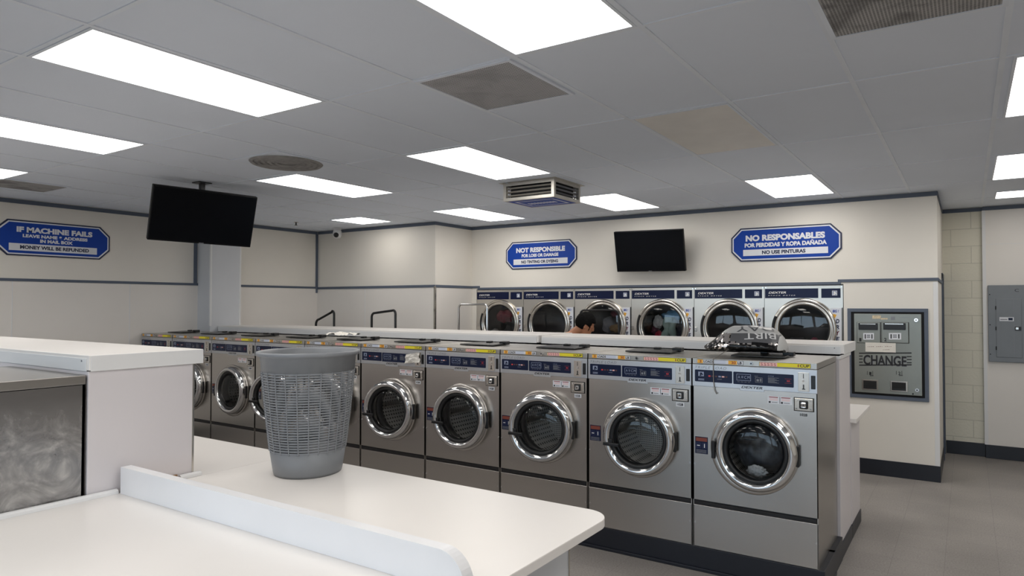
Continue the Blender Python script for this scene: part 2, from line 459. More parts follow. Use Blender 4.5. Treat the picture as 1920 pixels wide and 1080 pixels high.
# left wall, in two stretches, with the pillar between
b = MB(); b.box(XL-.12, XL, YF, .72, 0, ZC, M_WALL)
b.box(XL, XL+.006, YF, .70, 0, 1.985, M_FRP)
for y in (-1.29, -.13, -2.5, -3.7):
    b.box(XL+.006, XL+.008, y-.004, y+.004, .15, 1.975, M_LAME)
structure(b.build('wall_left'), 'cream left wall with white panels on its lower half')
b = MB(); b.box(XL-.12, XL+.08, .72, 2.56, 0, ZC, M_WALL); b.box(XL+.08, XL+.086, 1.1, 2.53, 0, 1.98, M_FRP)
structure(b.build('wall_left_rear'), 'cream stretch of left wall beyond the pillar')
b = MB(); b.box(XL, XL+.29, .70, 1.12, 0, ZC-.002, M_PILLAR, .004)
b.box(XL+.27, XL+.293, .697, .72, 1.45, ZC-.06, M_LAME); b.box(XL+.27, XL+.293, 1.10, 1.123, 1.45, ZC-.06, M_LAME)
structure(b.build('pillar'), 'pale blue-grey pillar on the left wall')
# boxed-out corner on the back left
XB = -5.28
b = MB(); b.box(XL-.12, XB, 2.53, 4.0, 0, ZC, M_WALL)
b.box(XL+.08, XB, 2.524, 2.53, 0, 1.97, M_FRP); b.box(XB, XB+.006, 2.53, 3.3, 0, 1.97, M_FRP)
b.box(-6.62, -6.612, 2.522, 2.525, 1.2, 1.96, M_LAME)
b.box(XB-.012, XB+.012, 2.515, 2.54, 0, 1.97, M_SATIN)
structure(b.build('wall_back_left'), 'cream boxed out corner wall with a metal edge strip')
# wall of the dryers
b = MB()
DX0 = -.341-6*DP
b.box(XB-.1, .515, YW, YW+.1, 1.94, ZC, M_WALL)
b.box(-.337, .515, YW, YW+.1, 0, 1.94, M_WALL)
b.box(XB-.1, DX0-.004, YW, YW+.1, 0, 1.94, M_WALL)
b.box(.475, .5165, YW-.004, YW+.0, .155, 1.95, M_LAME)
structure(b.build('wall_back'), 'cream back wall above and beside the dryers')
b = MB(); b.box(.415, .515, YW+.1, YB, 0, ZC, M_WALL)
structure(b.build('wall_side_return'), 'narrow side wall at the right end of the dryer wall')
b = MB(); b.box(XL-.12, .415, YB, YB+.12, 0, ZC, M_WALL); b.box(XL-.12, XL, 2.5, YB, 0, ZC, M_WALL)  # unseen, added to stop sky light leaking through above the dryers
structure(b.build('wall_rear_left'), 'unseen wall added behind the dryers to keep out sky light')
b = MB(); b.box(.515, .92, YB, YB+.12, 0, ZC, M_BLOCK)
structure(b.build('wall_block'), 'strip of cream painted block wall')
b = MB(); b.box(.92, XR, YB-.05, YB+.12, 0, ZC, M_FRP); b.box(.905, .94, YB-.058, YB-.05, .15, ZC-.05, M_LAME)
b.box(.94, XR, YB-.0515, YB-.05, 2.405, 2.409, M_LAME)
structure(b.build('wall_rear_right'), 'white panelled rear wall at the far right')
b = MB(); b.box(XR, XR+.12, YF, YB+.12, 0, ZC, M_WALL)
structure(b.build('wall_right'), 'cream right wall')
# front wall with shop windows (behind the camera, seen in the steel)
b = MB()
b.box(XL-.12, XR+.12, YF-.12, YF, 0, .55, M_WALL); b.box(XL-.12, XR+.12, YF-.12, YF, 2.5, ZC, M_WALL)
WN = [(-6.9, -4.6), (-4.4, -2.1), (-1.9, .4), (.6, 2.9)]
edges = [XL-.12]+[e for w2 in WN for e in w2]+[XR+.12]
for i in range(0, len(edges), 2): b.box(edges[i], edges[i+1], YF-.12, YF, .55, 2.5, M_WALL)
structure(b.build('wall_front'), 'front wall with four shop windows')
M_PANE = glass('window_glass', (.95, .97, .97), 1.3)
for i, (a, c) in enumerate(WN):
    b = MB()
    for (x0, x1, z0, z1) in ((a, c, .55, .6), (a, c, 2.45, 2.5), (a, a+.05, .6, 2.45), (c-.05, c, .6, 2.45), ((a+c)/2-.02, (a+c)/2+.02, .6, 2.45)):
        b.box(x0, x1, YF-.09, YF-.02, z0, z1, M_ALU)
    b.box(a+.02, c-.02, YF-.06, YF-.054, .58, 2.47, M_PANE)
    structure(b.build('window_%d' % (i+1)), 'aluminium framed shop window')
    li = bpy.data.lights.new('window_portal', 'AREA'); li.shape = 'RECTANGLE'; li.size = c-a-.1; li.size_y = 1.85
    li.cycles.is_portal = True
    lo = bpy.data.objects.new('window_portal', li); COL.objects.link(lo)
    lo.location = ((a+c)/2, YF-.13, 1.525); lo.rotation_euler = (PI/2, 0, 0)

b = MB(); b.box(-30, 30, -40, YF-.15, -.14, -.1, mat('asphalt', (96, 96, 98), .8, var=.08, vscale=1))
structure(b.build('ground_outside'), 'asphalt outside the windows')

# trims: slate bands
def band(name, boxes, label=None):
    b = MB()
    for q in boxes: b.box(*q, M_TRIM, .002)
    return structure(b.build(name), label)
T = .008
band('trim_1', [(XL, XL+T, YF, .70, ZC-.05, ZC-.006), (XL+.006, XL+.006+T, YF, .70, 1.972, 2.002), (XL, XL+T+.002, .645, .69, 2.002, ZC-.05)], 'slate blue bands on the left wall')
band('trim_2', [(XL+.08, XL+.088, 1.125, 2.52, ZC-.05, ZC-.006), (XL+.086, XL+.094, 1.125, 2.52, 1.965, 1.995), (XL+.08, XL+.092, 2.49, 2.528, 1.9, ZC-.05)], 'slate blue bands beyond the pillar')
band('trim_3', [(XL+.09, XB+T, 2.53-T, 2.53, ZC-.05, ZC-.006), (XL+.09, XB+T, 2.524-T, 2.524, 1.955, 1.99),
                (XB, XB+T, 2.53, YW, ZC-.05, ZC-.006), (XB+.006, XB+.006+T, 2.53, YW-.01, 1.955, 1.99)], 'slate blue bands round the boxed out corner')
band('trim_4', [(XB+T, .515+T, YW-T, YW, ZC-.05, ZC-.006), (XB+.014, -5.13, YW-.012, YW, 1.958, 1.99), (-5.165, -5.13, YW-.012, YW, 1.935, 1.958),
                (-5.13, -.36, YW-.012, YW, 1.935, 1.965), (-.39, -.36, YW-.012, YW, 1.965, 1.99), (-.36, .515+T, YW-.012, YW, 1.96, 1.99),
                (.515, .515+T, YW, YB, ZC-.05, ZC-.006), (.515, .515+.01, YW, 4.36, 1.955, 1.985)], 'slate blue bands on the dryer wall')
band('trim_5', [(.523, .92, YB-T, YB, ZC-.05, ZC-.006), (.912, XR, YB-.05-T, YB-.05, ZC-.05, ZC-.006)], 'slate blue bands on the rear wall')
def base(name, boxes, label=None):
    b = MB()
    for q in boxes: b.box(*q, M_BASE, .003)
    return structure(b.build(name), label)
base('baseboard_back', [(-.337, .515+.006, YW-.008, YW, 0, .157)], 'black base below the change machine')
base('baseboard_side', [(.515, .521, YW, 4.39, 0, .157)], 'black base on the narrow side wall')
base('baseboard_rear', [(.53, .914, YB-.008, YB, 0, .15), (.914, XR, YB-.06, YB-.05, 0, .15)], 'black base on the rear wall')
base('baseboard_left', [(XL, XL+.014, YF, -.05, 0, .15)], 'black base on the left wall')
# door in the narrow side wall
b = MB(); b.box(.515, .527, 4.40, 4.46, 0, 2.07, M_TIMBER, .002); b.box(.515, .527, 4.78, 4.84, 0, 2.07, M_TIMBER, .002)
b.box(.515, .527, 4.40, 4.84, 2.02, 2.08, M_TIMBER, .002); b.box(.505, .518, 4.46, 4.78, 0.01, 2.02, mat('door_leaf', (46, 52, 64), .4, var=.05))
structure(b.build('door_1'), 'slate blue framed doorway in the narrow side wall')

# ================================================================== CEILING THINGS
def cell(k, j):
    xr = GX0-GX*k; return xr-GX, xr, GY0+GY*j, GY0+GY*(j+1)
def ceiling_light(x0, x1, y0, y1, label, on=True):
    t = thing('ceiling_light', label, 'ceiling light', ((x0+x1)/2, (y0+y1)/2, ZC), 0, 'ceiling lights')
    hx, hy = (x1-x0)/2-.013, (y1-y0)/2-.012; g = .014
    b = MB()
    for q in ((-hx, hx, -hy, -hy+g), (-hx, hx, hy-g, hy), (-hx, -hx+g, -hy+g, hy-g), (hx-g, hx, -hy+g, hy-g)):
        b.box(q[0], q[1], q[2], q[3], -.007, -.001, M_TBAR)
    b.build('frame', t)
    b = MB(); b.quad([(-hx+g, -hy+g, -.004), (-hx+g, hy-g, -.004), (hx-g, hy-g, -.004), (hx-g, -hy+g, -.004)], M_LENS if on else M_LENSOFF)
    b.build('diffuser', t)
    return t
Lt = [(4, -1, 'lit ceiling light panel large in the top left of the photo'),
      (1, -1, 'lit ceiling light panel cut off by the top edge of the photo'),
      (7, -1, 'lit ceiling light panel at the left edge, right above the left wall sign'),
      (10, -1, 'lit ceiling light panel at the left edge beside the brown grille, mostly cropped'),
      (7, 1, 'lit ceiling light panel above and right of the hanging television'),
      (4, 1, 'lit ceiling light panel touching the ceiling air diffuser box'),
      (7, 3, 'lit ceiling light panel above the boxed out wall corner'),
      (4, 3, 'lit ceiling light panel just right of and behind the air diffuser box'),
      (1, 3, 'lit ceiling light panel over the sign in Spanish'),
      (-2, 1, 'lit ceiling light panel nearest at the right edge of the photo'),
      (-2, 3, 'lit ceiling light panel second nearest at the right edge of the photo')]
for k, j, lb in Lt:
    x0, x1, y0, y1 = cell(k, j)
    if k == -2: x0 += .03; x1 += .03
    if k == 7 and j == 1: y0 += .02; y1 += .02
    ceiling_light(x0, x1, y0, y1, lb)
x0, x1, y0, y1 = cell(10, 3)
ceiling_light(-6.36, -5.76, 1.65, 2.24, 'small lit ceiling light panel nearest the security camera')
ceiling_light(.99, 1.6, 3.68, 4.2, 'lit ceiling light panel farthest away at the right edge of the photo')
x0, x1, y0, y1 = cell(1, 1)
ceiling_light(x0, x1, y0, y1, 'unlit beige ceiling light panel among the grey tiles', False)
for n2, (k, j) in enumerate(((1, -3), (4, -3), (7, -3), (-2, -1), (-2, -3), (10, -3), (-5, -1), (-5, 1), (-5, -3), (1, -5), (4, -5), (-2, -5))):
    x0, x1, y0, y1 = cell(k, j)
    ceiling_light(x0, x1, y0, y1, 'lit ceiling light panel out of view behind or beside the camera')

def grille(x0, x1, y0, y1, label, m):
    t = thing('return_air_grille', label, 'air grille', ((x0+x1)/2, (y0+y1)/2, ZC), 0, 'square ceiling return grilles')
    hx, hy = (x1-x0)/2, (y1-y0)/2; b = MB()
    for q in ((-hx, hx, -hy, -hy+.02), (-hx, hx, hy-.02, hy), (-hx, -hx+.02, -hy+.02, hy-.02), (hx-.02, hx, -hy+.02, hy-.02)):
        b.box(q[0], q[1], q[2], q[3], -.01, -.001, M_TBAR)
    b.build('frame', t)
    b = MB(); b.box(-hx+.02, hx-.02, -hy+.02, hy-.02, -.006, -.002, m); b.build('mesh_panel', t)
grille(-1.572+.005, -.953-.03, -1.785, -1.19, 'grey perforated ceiling return grille in the middle of the ceiling', M_GRILLE)
grille(.285+.005, .904-.005, -1.95, -1.25, 'perforated ceiling return grille with dark smudges at the top right', M_GRILLE2)
grille(-7.0, -6.43, -1.83, -1.29, 'brown dusty ceiling return grille at the left edge', M_GRILLE2)
# round diffuser
t = thing('round_air_diffuser', 'dusty round ceiling air diffuser left of the hanging light row', 'air diffuser', (-3.755, -.905, ZC))
b = MB(); b.box(-.29, .29, -.29, .29, -.006, -.001, M_CEIL); b.build('plate', t)
b = MB(); md = mat('dusty_diffuser', (150, 148, 146), .7, var=.2, vscale=14)
for r in (.272, .23, .185, .14, .095): b.lathe([(r, -.008), (r-.012, -.02), (r-.03, -.012)], md, 'z', n=40)
b.disc(.272, md, 'z', (0, 0, -.0075)); b.build('rings', t)
# projecting louvred air diffuser
t = thing('air_diffuser_box', 'metal louvred air diffuser box hanging below the ceiling', 'air diffuser', (-2.585, .985, ZC))
hx, hy, H = .275, .235, .165
mg = mat('galvanised', (196, 192, 184), .42, .6, var=.08, vscale=9)
b = MB()
for sx in (-1, 1):
    for sy in (-1, 1): b.box(sx*hx, sx*(hx-.03), sy*hy, sy*(hy-.03), -H, -.004, mg)
for z0, z1 in ((-.03, -.004), (-H, -H+.025)):
    for sy in (-1, 1): b.box(-hx+.03, hx-.03, sy*hy, sy*(hy-.02), z0, z1, mg)
    for sx in (-1, 1): b.box(sx*hx, sx*(hx-.02), -hy+.03, hy-.03, z0, z1, mg)
b.build('frame', t)
b = MB(); b.box(-hx-.03, hx+.03, -hy-.03, hy+.03, -.004, -.0005, mg); b.build('ceiling_flange', t)
b = MB()
for k in range(3):
    z = -.052-k*.034
    for sy in (-1, 1):
        M = Matrix.Translation((0, sy*(hy-.018), z)) @ Matrix.Rotation(sy*.6, 4, 'X'); b.box(-hx+.03, hx-.03, -.009, .009, -.0015, .0015, mg, M=M)
    for sx in (-1, 1):
        M = Matrix.Translation((sx*(hx-.018), 0, z)) @ Matrix.Rotation(-sx*.6, 4, 'Y'); b.box(-.009, .009, -hy+.03, hy-.03, -.0015, .0015, M_GREYINK, M=M)  # darker grey paints these blades as the shaded side
b.build('louvres', t)
b = MB(); b.box(-hx+.05, hx-.05, -hy+.05, hy-.05, -H+.004, -.006, M_DARK); b.build('core', t)  # solid black block stands in for the shaded interior
b = MB(); b.box(-hx+.001, hx-.001, -hy+.001, hy-.001, -H-.002, -H+.003, mg); b.build('bottom_plate', t)
b = MB(); zz = -H-.003
def flat(b, x0, x1, y0, y1, z, m): b.quad([(x0, y0, z), (x0, y1, z), (x1, y1, z), (x1, y0, z)], m)
flat(b, -.25, .25, -.2, .2, zz, M_SIGNB); flat(b, -.21, .21, -.15, .15, zz-.0004, M_SIGNW); flat(b, -.19, .19, -.13, .13, zz-.0008, M_SIGNB)
for k in range(9): flat(b, -.15+k*.034, -.128+k*.034, -.03, .05, zz-.0012, M_SIGNW)
b.build('sticker', t, 'blue and white sticker')
# security camera
t = thing('security_camera', 'small white dome security camera at the ceiling corner', 'security camera', (-7.02, 2.36, ZC))
b = MB(); b.cyl(.055, -.03, -.005, M_LAME, 'z'); b.build('mount', t)
b = MB(); b.lathe([(.0, .075), (.03, .068), (.055, .045), (.065, .01), (.062, -.03), (.045, -.06), (.02, -.072), (0, -.074)], M_LAME, 'z', (0, 0, -.085), n=28)
b.build('housing', t)
b = MB(); M = Matrix.Translation((.028, -.045, -.11)) @ Matrix.Rotation(math.radians(32), 4, 'Z') @ Matrix.Rotation(.3, 4, 'X')
b.lathe([(0, -.028), (.02, -.024), (.036, -.008), (.038, .01)], M_BLACK, 'y', n=24, M=M); b.build('lens', t)
# sprinkler
t = thing('sprinkler_head', 'tiny dark sprinkler head on the ceiling near the far left wall', 'sprinkler', (-6.95, 1.6, ZC))
b = MB(); b.cyl(.03, -.006, -.001, M_SATIN, 'z'); b.build('escutcheon', t)
b = MB(); b.cyl(.008, -.04, -.006, M_DARK, 'z', n=10); b.cyl(.02, -.044, -.04, M_DARK, 'z', n=14); b.build('deflector', t)

# ================================================================== SIGNS
def sign(name, label, w, h, cx, cz, plane, rows, bar, bartext):
    """octagonal board; plane: ('y',Y) faces -Y, ('x',X) faces +X"""
    t = thing(name, label, 'sign', group='blue wall signs')
    if plane[0] == 'y': t.location = (cx, plane[1], cz)
    else: t.location = (plane[1], cx, cz); t.rotation_euler = (0, 0, PI/2)
    c = .105
    def octo(k): 
        a, d, e = w/2-k, h/2-k, c-k*.42
        return [(-a, -d+e), (-a+e, -d), (a-e, -d), (a, -d+e), (a, d-e), (a-e, d), (-a+e, d), (-a, d-e)]
    b = MB(); b.prism(octo(0), 'y', -.012, -.001, M_SIGND)
    b.prism(octo(.014), 'y', -.0128, -.012, M_SIGNW); b.prism(octo(.027), 'y', -.0136, -.0128, M_SIGNB)
    b.build('board', t)
    b = MB(); y = -.0145
    for (s2, x0, x1, z0, z1, bold) in rows: b.text(s2, x0, x1, z0, z1, y, M_SIGNW, bold)
    b.rect(*bar, y, M_SIGNW); b.text(bartext[0], *bartext[1:], y-.0006, M_SIGND, .045)
    b.build('lettering', t)
    return t
W2 = 1.13
def sc(px0, px1, py0, py1, X0, X1, Y0, Y1, w, h):
    """pixel rectangle inside the sign's pixel frame -> local x,z rectangle"""
    return ((px0-X0)/(X1-X0)*w-w/2, (px1-X0)/(X1-X0)*w-w/2, h/2-(py1-Y0)/(Y1-Y0)*h, h/2-(py0-Y0)/(Y1-Y0)*h)
q = lambda a, c2, d, e: (a*W2-W2/2, c2*W2-W2/2, .375*(.5-e), .375*(.5-d))
sign('wall_sign', 'blue octagonal sign reading NOT RESPONSIBLE on the back wall', W2, .375, -4.10, 2.396, ('y', YW),
     [('NOT RESPONSIBLE', *q(.155, .845, .225, .405), .055), ('FOR LOSS OR DAMAGE', *q(.235, .755, .455, .575), .055)],
     q(.115, .88, .64, .84), ('NO TINTING OR DYEING', *q(.23, .75, .69, .80)))
W2 = 1.162
sign('wall_sign', 'blue octagonal sign in Spanish reading NO RESPONSABLES', W2, .375, -.929, 2.397, ('y', YW),
     [('NO RESPONSABLES', *q(.14, .86, .22, .405), .055), ('POR PERDIDAS Y ROPA DAÑADA', *q(.13, .875, .43, .585), .055)],
     q(.115, .885, .65, .835), ('NO USE PINTURAS', *q(.295, .69, .69, .80)))
W2 = 1.09
sign('wall_sign', 'blue octagonal sign reading IF MACHINE FAILS on the left wall', W2, .378, -.905, 2.433, ('x', XL),
     [('IF MACHINE FAILS', *q(.17, .83, .18, .34), .055), ('LEAVE NAME & ADDRESS', *q(.22, .785, .385, .48), .055), ('IN MAIL BOX', *q(.365, .65, .51, .61), .055)],
     q(.11, .875, .66, .86), ('MONEY WILL BE REFUNDED', *q(.2, .8, .705, .81)))

# ================================================================== TELEVISIONS
def television(label, loc, yaw, tilt, roll, w, h, ceiling_pole):
    t = thing('television', label, 'television', loc)
    R = (Matrix.Rotation(math.radians(yaw), 4, 'Z') @ Matrix.Rotation(math.radians(tilt), 4, 'X') @ Matrix.Rotation(math.radians(roll), 4, 'Y'))
    b = MB(); b.box(-w/2, w/2, .002, .05, -h/2, h/2, M_TVB, .006, M=R)
    b.box(-w*.3, w*.3, .05, .075, -h*.35, h*.3, M_TVB, .006, M=R); b.build('housing', t)
    b = MB(); e = .011; b.box(-w/2+e, w/2-e, 0, .003, -h/2+.016, h/2-e, M_TV, M=R); b.build('screen', t)
    b = MB(); b.box(-.02, .02, -.001, .002, -h/2+.004, -h/2+.010, M_GREYINK, M=R); b.build('badge', t)
    b = MB(); back = R @ Vector((0, .075, 0))
    if ceiling_pole:
        p = R @ Vector((0, .12, .03))
        b.box(p.x-.02, p.x+.02, p.y-.02, p.y+.02, p.z-.12, ZC-loc[2]-.002, M_BLACK, .003)
        b.box(p.x-.06, p.x+.06, p.y-.06, p.y+.06, ZC-loc[2]-.01, ZC-loc[2]-.002, M_BLACK)
        b.box(-.1, .1, .074, .14, -.1, .12, M_BLACK, M=R)
        b.build('ceiling_mount', t)
    else:
        d = YW-loc[1]
        b.box(-.15, .15, d-.02, d-.002, -.12, .12, M_BLACK); b.box(-.05, .05, back.y-.01, d-.01, -.05, .05, M_BLACK); b.build('wall_mount', t)
television('flat television hanging from the ceiling on a short pole', (-5.072, -.787, 2.510), 73.2, 19.7, 1.4, .86, .49, True)
television('flat television on the back wall between two blue signs', (-2.43, 3.076, 2.357), 1.8, 13.7, .8, .865, .492, False)

# ================================================================== WASHERS
HW = .386
def circle_ring(b, r0, r1, y, m, cx, cz, n=64):
    v = [(cx+r*math.cos(2*PI*i/n), y, cz+r*math.sin(2*PI*i/n)) for r in (r0, r1) for i in range(n)]
    b.add(v, [(i, (i+1) % n, n+(i+1) % n, n+i) for i in range(n)], m)
DCX, DCZ = .03, .822
BCX, BCZ = .005, .815
def horse(b, x0, x1, z0, z1, y, m):
    P = [(.12, 0), (.3, .42), (.2, .62), (.3, .8), (.52, .98), (.6, .86), (.82, .6), (.95, .3), (.82, .16), (.6, .36), (.5, .3), (.62, 0)]
    b.add([(x0+p[0]*(x1-x0), y, z0+p[1]*(z1-z0)) for p in P], [tuple(range(len(P)))], m)
def make_washer():
    t = thing('front_load_washer', 'w', 'washing machine')
    # cabinet
    b = MB()
    b.hole_panel(-HW, HW, .458, 1.196, BCX, BCZ, .212, 0, .03, M_STEEL)
    b.box(-HW, HW, 0, .02, .156, .424, M_STEEL, .002)
    b.box(-HW, -HW+.006, .0, .672, .156, 1.338, M_STEEL); b.box(HW-.006, HW, .0, .672, .156, 1.338, M_STEEL)
    b.box(-HW, HW, .662, .672, .156, 1.338, M_STEEL)
    b.box(-HW+.006, HW-.006, .004, .02, 1.19, 1.338, M_STEEL)
    for sx in (-1, 1):
        for z in (.31, .69): b.cyl(.006, -.003, 0, M_CHROME, 'y', (sx*(HW-.012), 0, z), 10)
    b.build('cabinet', t)
    b = MB(); b.box(-HW+.004, HW-.004, .006, .03, .418, .462, M_BLACK); b.box(-HW+.01, HW-.01, -.003, .008, .427, .448, M_BLACK, .002); b.build('groove_strip', t)
    # top
    b = MB(); b.box(-HW, HW, -.002, .675, 1.340, 1.378, M_TOPST, .003); b.build('top_panel', t)
    # fascia
    b = MB(); b.box(-HW, HW, -.004, .004, 1.197, 1.337, M_ALU, .0015)
    b.box(-.075, .075, -.005, .003, 1.186, 1.2, M_ALU, .0015)
    fa = b.build('control_panel', t)
    y = -.0046
    b = MB(); b.text('TRIPLE LOAD', -.368, -.16, 1.311, 1.328, y, M_GREYINK, 0, .25, spacing=1.2)
    b.build('load_name', fa)
    b = MB(); b.text('DEXTER', -.066, .066, 1.2015, 1.2165, y-.0008, M_BLACKINK, .02, .25); b.build('maker_name', fa)
    def rpanel(x0, x1, z0, z1):
        b = MB(); r = .005
        pts = arc(x1-r, z1-r, r, 0, PI/2, 4)+arc(x0+r, z1-r, r, PI/2, PI, 4)+arc(x0+r, z0+r, r, PI, 1.5*PI, 4)+arc(x1-r, z0+r, r, 1.5*PI, 2*PI, 4)
        b.prism(pts, 'y', -.0062, -.0035, M_NAVY); return b
    yy = -.0068
    b = rpanel(-.369, -.124, 1.227, 1.304)
    b.rect(-.346, -.308, 1.262, 1.291, yy, M_PANELINK); horse(b, -.342, -.311, 1.264, 1.288, yy-.0004, M_NAVY)
    b.rect(-.346, -.306, 1.236, 1.2395, yy, M_PANELINK); b.rect(-.346, -.306, 1.243, 1.2465, yy, M_PANELINK)
    for i, m in enumerate((M_REDLED, mat('dim_led', (86, 52, 48), .4), MATS['dim_led'], M_PANELINK, M_PINKINK, MATS['dim_led'])):
        b.rect(-.278+i*.022, -.264+i*.022+(.003 if i in (3, 4) else 0), 1.2615, 1.2705, yy, m)
    b.rect(-.22, -.19, 1.248, 1.2505, yy, M_GREYINK)
    b.build('cycle_display', fa)
    b = rpanel(-.116, .252, 1.225, 1.303)
    for (x0, x1, z0, z1) in ((-.095, -.005, 1.288, 1.2905), (-.095, -.005, 1.2495, 1.252), (-.095, -.0925, 1.252, 1.288), (-.0075, -.005, 1.252, 1.288)): b.rect(x0, x1, z0, z1, yy, M_PANELINK)
    for i in range(4):
        b.text('AWCM'[i], -.086+i*.02, -.072+i*.02, 1.262, 1.28, yy, M_PANELINK); b.rect(-.09+i*.022, -.075+i*.022, 1.24, 1.242, yy, M_GREYINK)
    for (x0, x1, z0, z1) in ((.022, .066, 1.272, 1.274), (.022, .066, 1.243, 1.245), (.022, .024, 1.245, 1.272), (.064, .066, 1.245, 1.272), (.03, .045, 1.25, 1.264), (.05, .06, 1.25, 1.268)): b.rect(x0, x1, z0, z1, yy, M_GREYINK)
    b.text('READY', .018, .04, 1.279, 1.285, yy, M_GREYINK)
    for i in range(7): b.rect(.1, .165-(i % 3)*.012, 1.246+i*.005, 1.2482+i*.005, yy, M_GREYINK)
    b.text('CYCLE', .1, .135, 1.284, 1.290, yy, M_PANELINK)
    b.text('88', .212, .230, 1.2585, 1.2685, yy, M_REDLED); b.rect(.2, .24, 1.275, 1.2768, yy, M_REDINK); b.rect(.2, .24, 1.249, 1.2508, yy, M_REDINK)
    b.build('instruction_display', fa)
    b = MB(); b.box(.278, .341, -.008, -.003, 1.206, 1.32, M_SATIN, .001)
    b.box(.307, .311, -.0086, -.008, 1.285, 1.312, M_BLACK); b.cyl(.007, -.014, -.008, M_CHROME, 'y', (.309, 0, 1.27), 14)
    b.box(.3055, .3125, -.0092, -.008, 1.222, 1.248, M_BLACK); b.box(.3, .318, -.0092, -.008, 1.218, 1.223, M_BLACK)
    b.build('coin_slot', fa)
    b = MB(); b.box(.351, .376, -.0075, -.003, 1.223, 1.304, M_BLACK, .003); b.build('coin_window', fa)
    # load label band
    b = MB(); y = -.0042; 
    def rl(x0, x1, m, dy=0.): b.rect(x0, x1, 1.3475, 1.3705, y-dy, m)
    b.rect(-.357, -.053, 1.3455, 1.3725, y+.001, M_BLACKINK); rl(-.355, -.055, M_SIGNW)
    rl(-.352, -.315, M_AMBER, .0003); rl(-.148, -.093, M_AMBER, .0003); rl(-.24, -.165, mat('pale_blue_label', (206, 212, 226), .5), .0003)
    b.text('3', -.338, -.326, 1.351, 1.367, y-.0008, M_REDINK, .02); b.text('LOADS', -.31, -.242, 1.351, 1.367, y-.0008, M_BLACKINK, .03)
    b.text('30', -.128, -.1, 1.351, 1.367, y-.0008, M_REDINK, .02); b.text('LB', -.088, -.062, 1.351, 1.367, y-.0008, M_BLACKINK, .03)
    b.rect(.046, .350, 1.3455, 1.3725, y+.001, M_BLACKINK); rl(.048, .348, M_YELLOW)
    rl(.05, .155, M_PINKINK, .0003)
    for i in range(5): b.text('S', .056+i*.02, .068+i*.02, 1.351, 1.367, y-.0008, M_REDINK)
    b.text('1', .276, .282, 1.351, 1.367, y-.0008, M_REDINK, .02); b.text('CUP', .288, .343, 1.351, 1.367, y-.0008, M_BLACKINK, .03)
    b.build('load_label', t)
    b = MB(); b.cyl(.011, -.012, -.001, M_CHROME, 'y', (-.002, 0, 1.359), 16); b.cyl(.005, -.0135, -.012, M_BLACK, 'y', (-.002, 0, 1.359), 10); b.build('top_lock', t)
    # stickers
    b = MB(); b.rect(.095, .242, 1.118, 1.166, -.001, M_SIGNW)
    for q0 in (.1, .173):
        b.rect(q0+.004, q0+.058, 1.156, 1.161, -.0014, M_REDINK)
        for i in range(3): b.rect(q0+.006, q0+.056, 1.139+i*.005, 1.1412+i*.005, -.0014, M_PINKINK)
        b.rect(q0+.002, q0+.014, 1.122, 1.133, -.0014, M_BLACKINK); b.rect(q0+.02, q0+.054, 1.125, 1.129, -.0014, M_GREYINK)
    b.rect(.167, .170, 1.121, 1.163, -.0014, M_BLACKINK)
    b.build('warning_sticker', t)
    b = MB(); b.rect(-.371, -.286, .758, .867, -.001, M_NAVY); b.rect(-.366, -.291, .838, .862, -.0014, mat('sticker_rust', (128, 62, 48), .5))
    b.rect(-.366, -.331, .792, .83, -.0014, M_SIGND); b.rect(-.326, -.291, .792, .83, -.0014, M_SIGND)
    b.rect(-.358, -.339, .808, .813, -.0018, M_WHITE); b.rect(-.311, -.306, .798, .824, -.0018, M_WHITE)
    for i in range(3): b.rect(-.364, -.295, .764+i*.008, .767+i*.008, -.0014, M_GREYINK)
    b.build('door_sticker', t)
    # soap lock plate
    b = MB(); b.box(.251, .367, -.004, .0, 1.086, 1.168, M_DARK, .001); b.box(.256, .362, -.007, -.003, 1.090, 1.164, M_SATIN, .002)
    for px in (.268, .350):
        for pz in (1.102, 1.152): b.cyl(.006, -.011, -.007, M_CHROME, 'y', (px, 0, pz), 12)
    b.box(.284, .334, -.012, -.006, 1.102, 1.152, M_BLACK, .006); b.box(.293, .325, -.018, -.011, 1.111, 1.143, M_CHROME, .008)
    b.cyl(.005, -.0195, -.018, M_BLACK, 'y', (.309, 0, 1.127), 10)
    b.build('coin_box_lock', t)
    # soap dispenser flap on the top
    b = MB(); M = Matrix.Translation((0, .33, 1.391)) @ Matrix.Rotation(.03, 4, 'X')
    b.box(-.2, .15, -.11, .11, -.006, .004, M_BLACK, .003, M=M); b.box(.1, .17, .05, .11, -.01, .02, M_BLACK, .004, M=M); b.box(-.05, .0, .06, .1, .004, .018, M_BLACK, .004, M=M)
    b.box(-.16, .11, .10, .125, -.012, .004, M_BLACK, M=M)
    b.build('soap_flap', t)
    # back ring on the cabinet and drum
    b = MB(); b.lathe([(.212, .002), (.212, -.010), (.258, -.0115), (.268, -.009), (.2715, -.004), (.272, 0)], M_STEEL, 'y', (BCX, 0, BCZ), 72); b.build('door_surround', t)
    b = MB(); b.lathe([(.212, .03), (.205, .012), (.19, .014), (.183, .04), (.19, .07), (.212, .08)], M_RUBBER, 'y', (BCX, 0, BCZ), 64); b.build('gasket', t)
    b = MB(); b.lathe([(.212, .08), (.235, .085), (.24, .11), (.24, .46)], M_DRUMW, 'y', (BCX, 0, BCZ), 64)
    for k in range(3):
        a = .5+k*2*PI/3; M = Matrix.Translation((BCX, 0, BCZ)) @ Matrix.Rotation(a, 4, 'Y')
        b.prism([(-.03, .238), (0, .19), (.03, .238)], 'y', .12, .45, M_SATIN, M=M)
    b.lathe([(.24, .46), (.2, .465), (.0, .455)], M_DRUM, 'y', (BCX, 0, BCZ), 64)
    b.build('drum', t)
    # door, hinged on the right
    hx = .30
    d = bpy.data.objects.new('door', None)
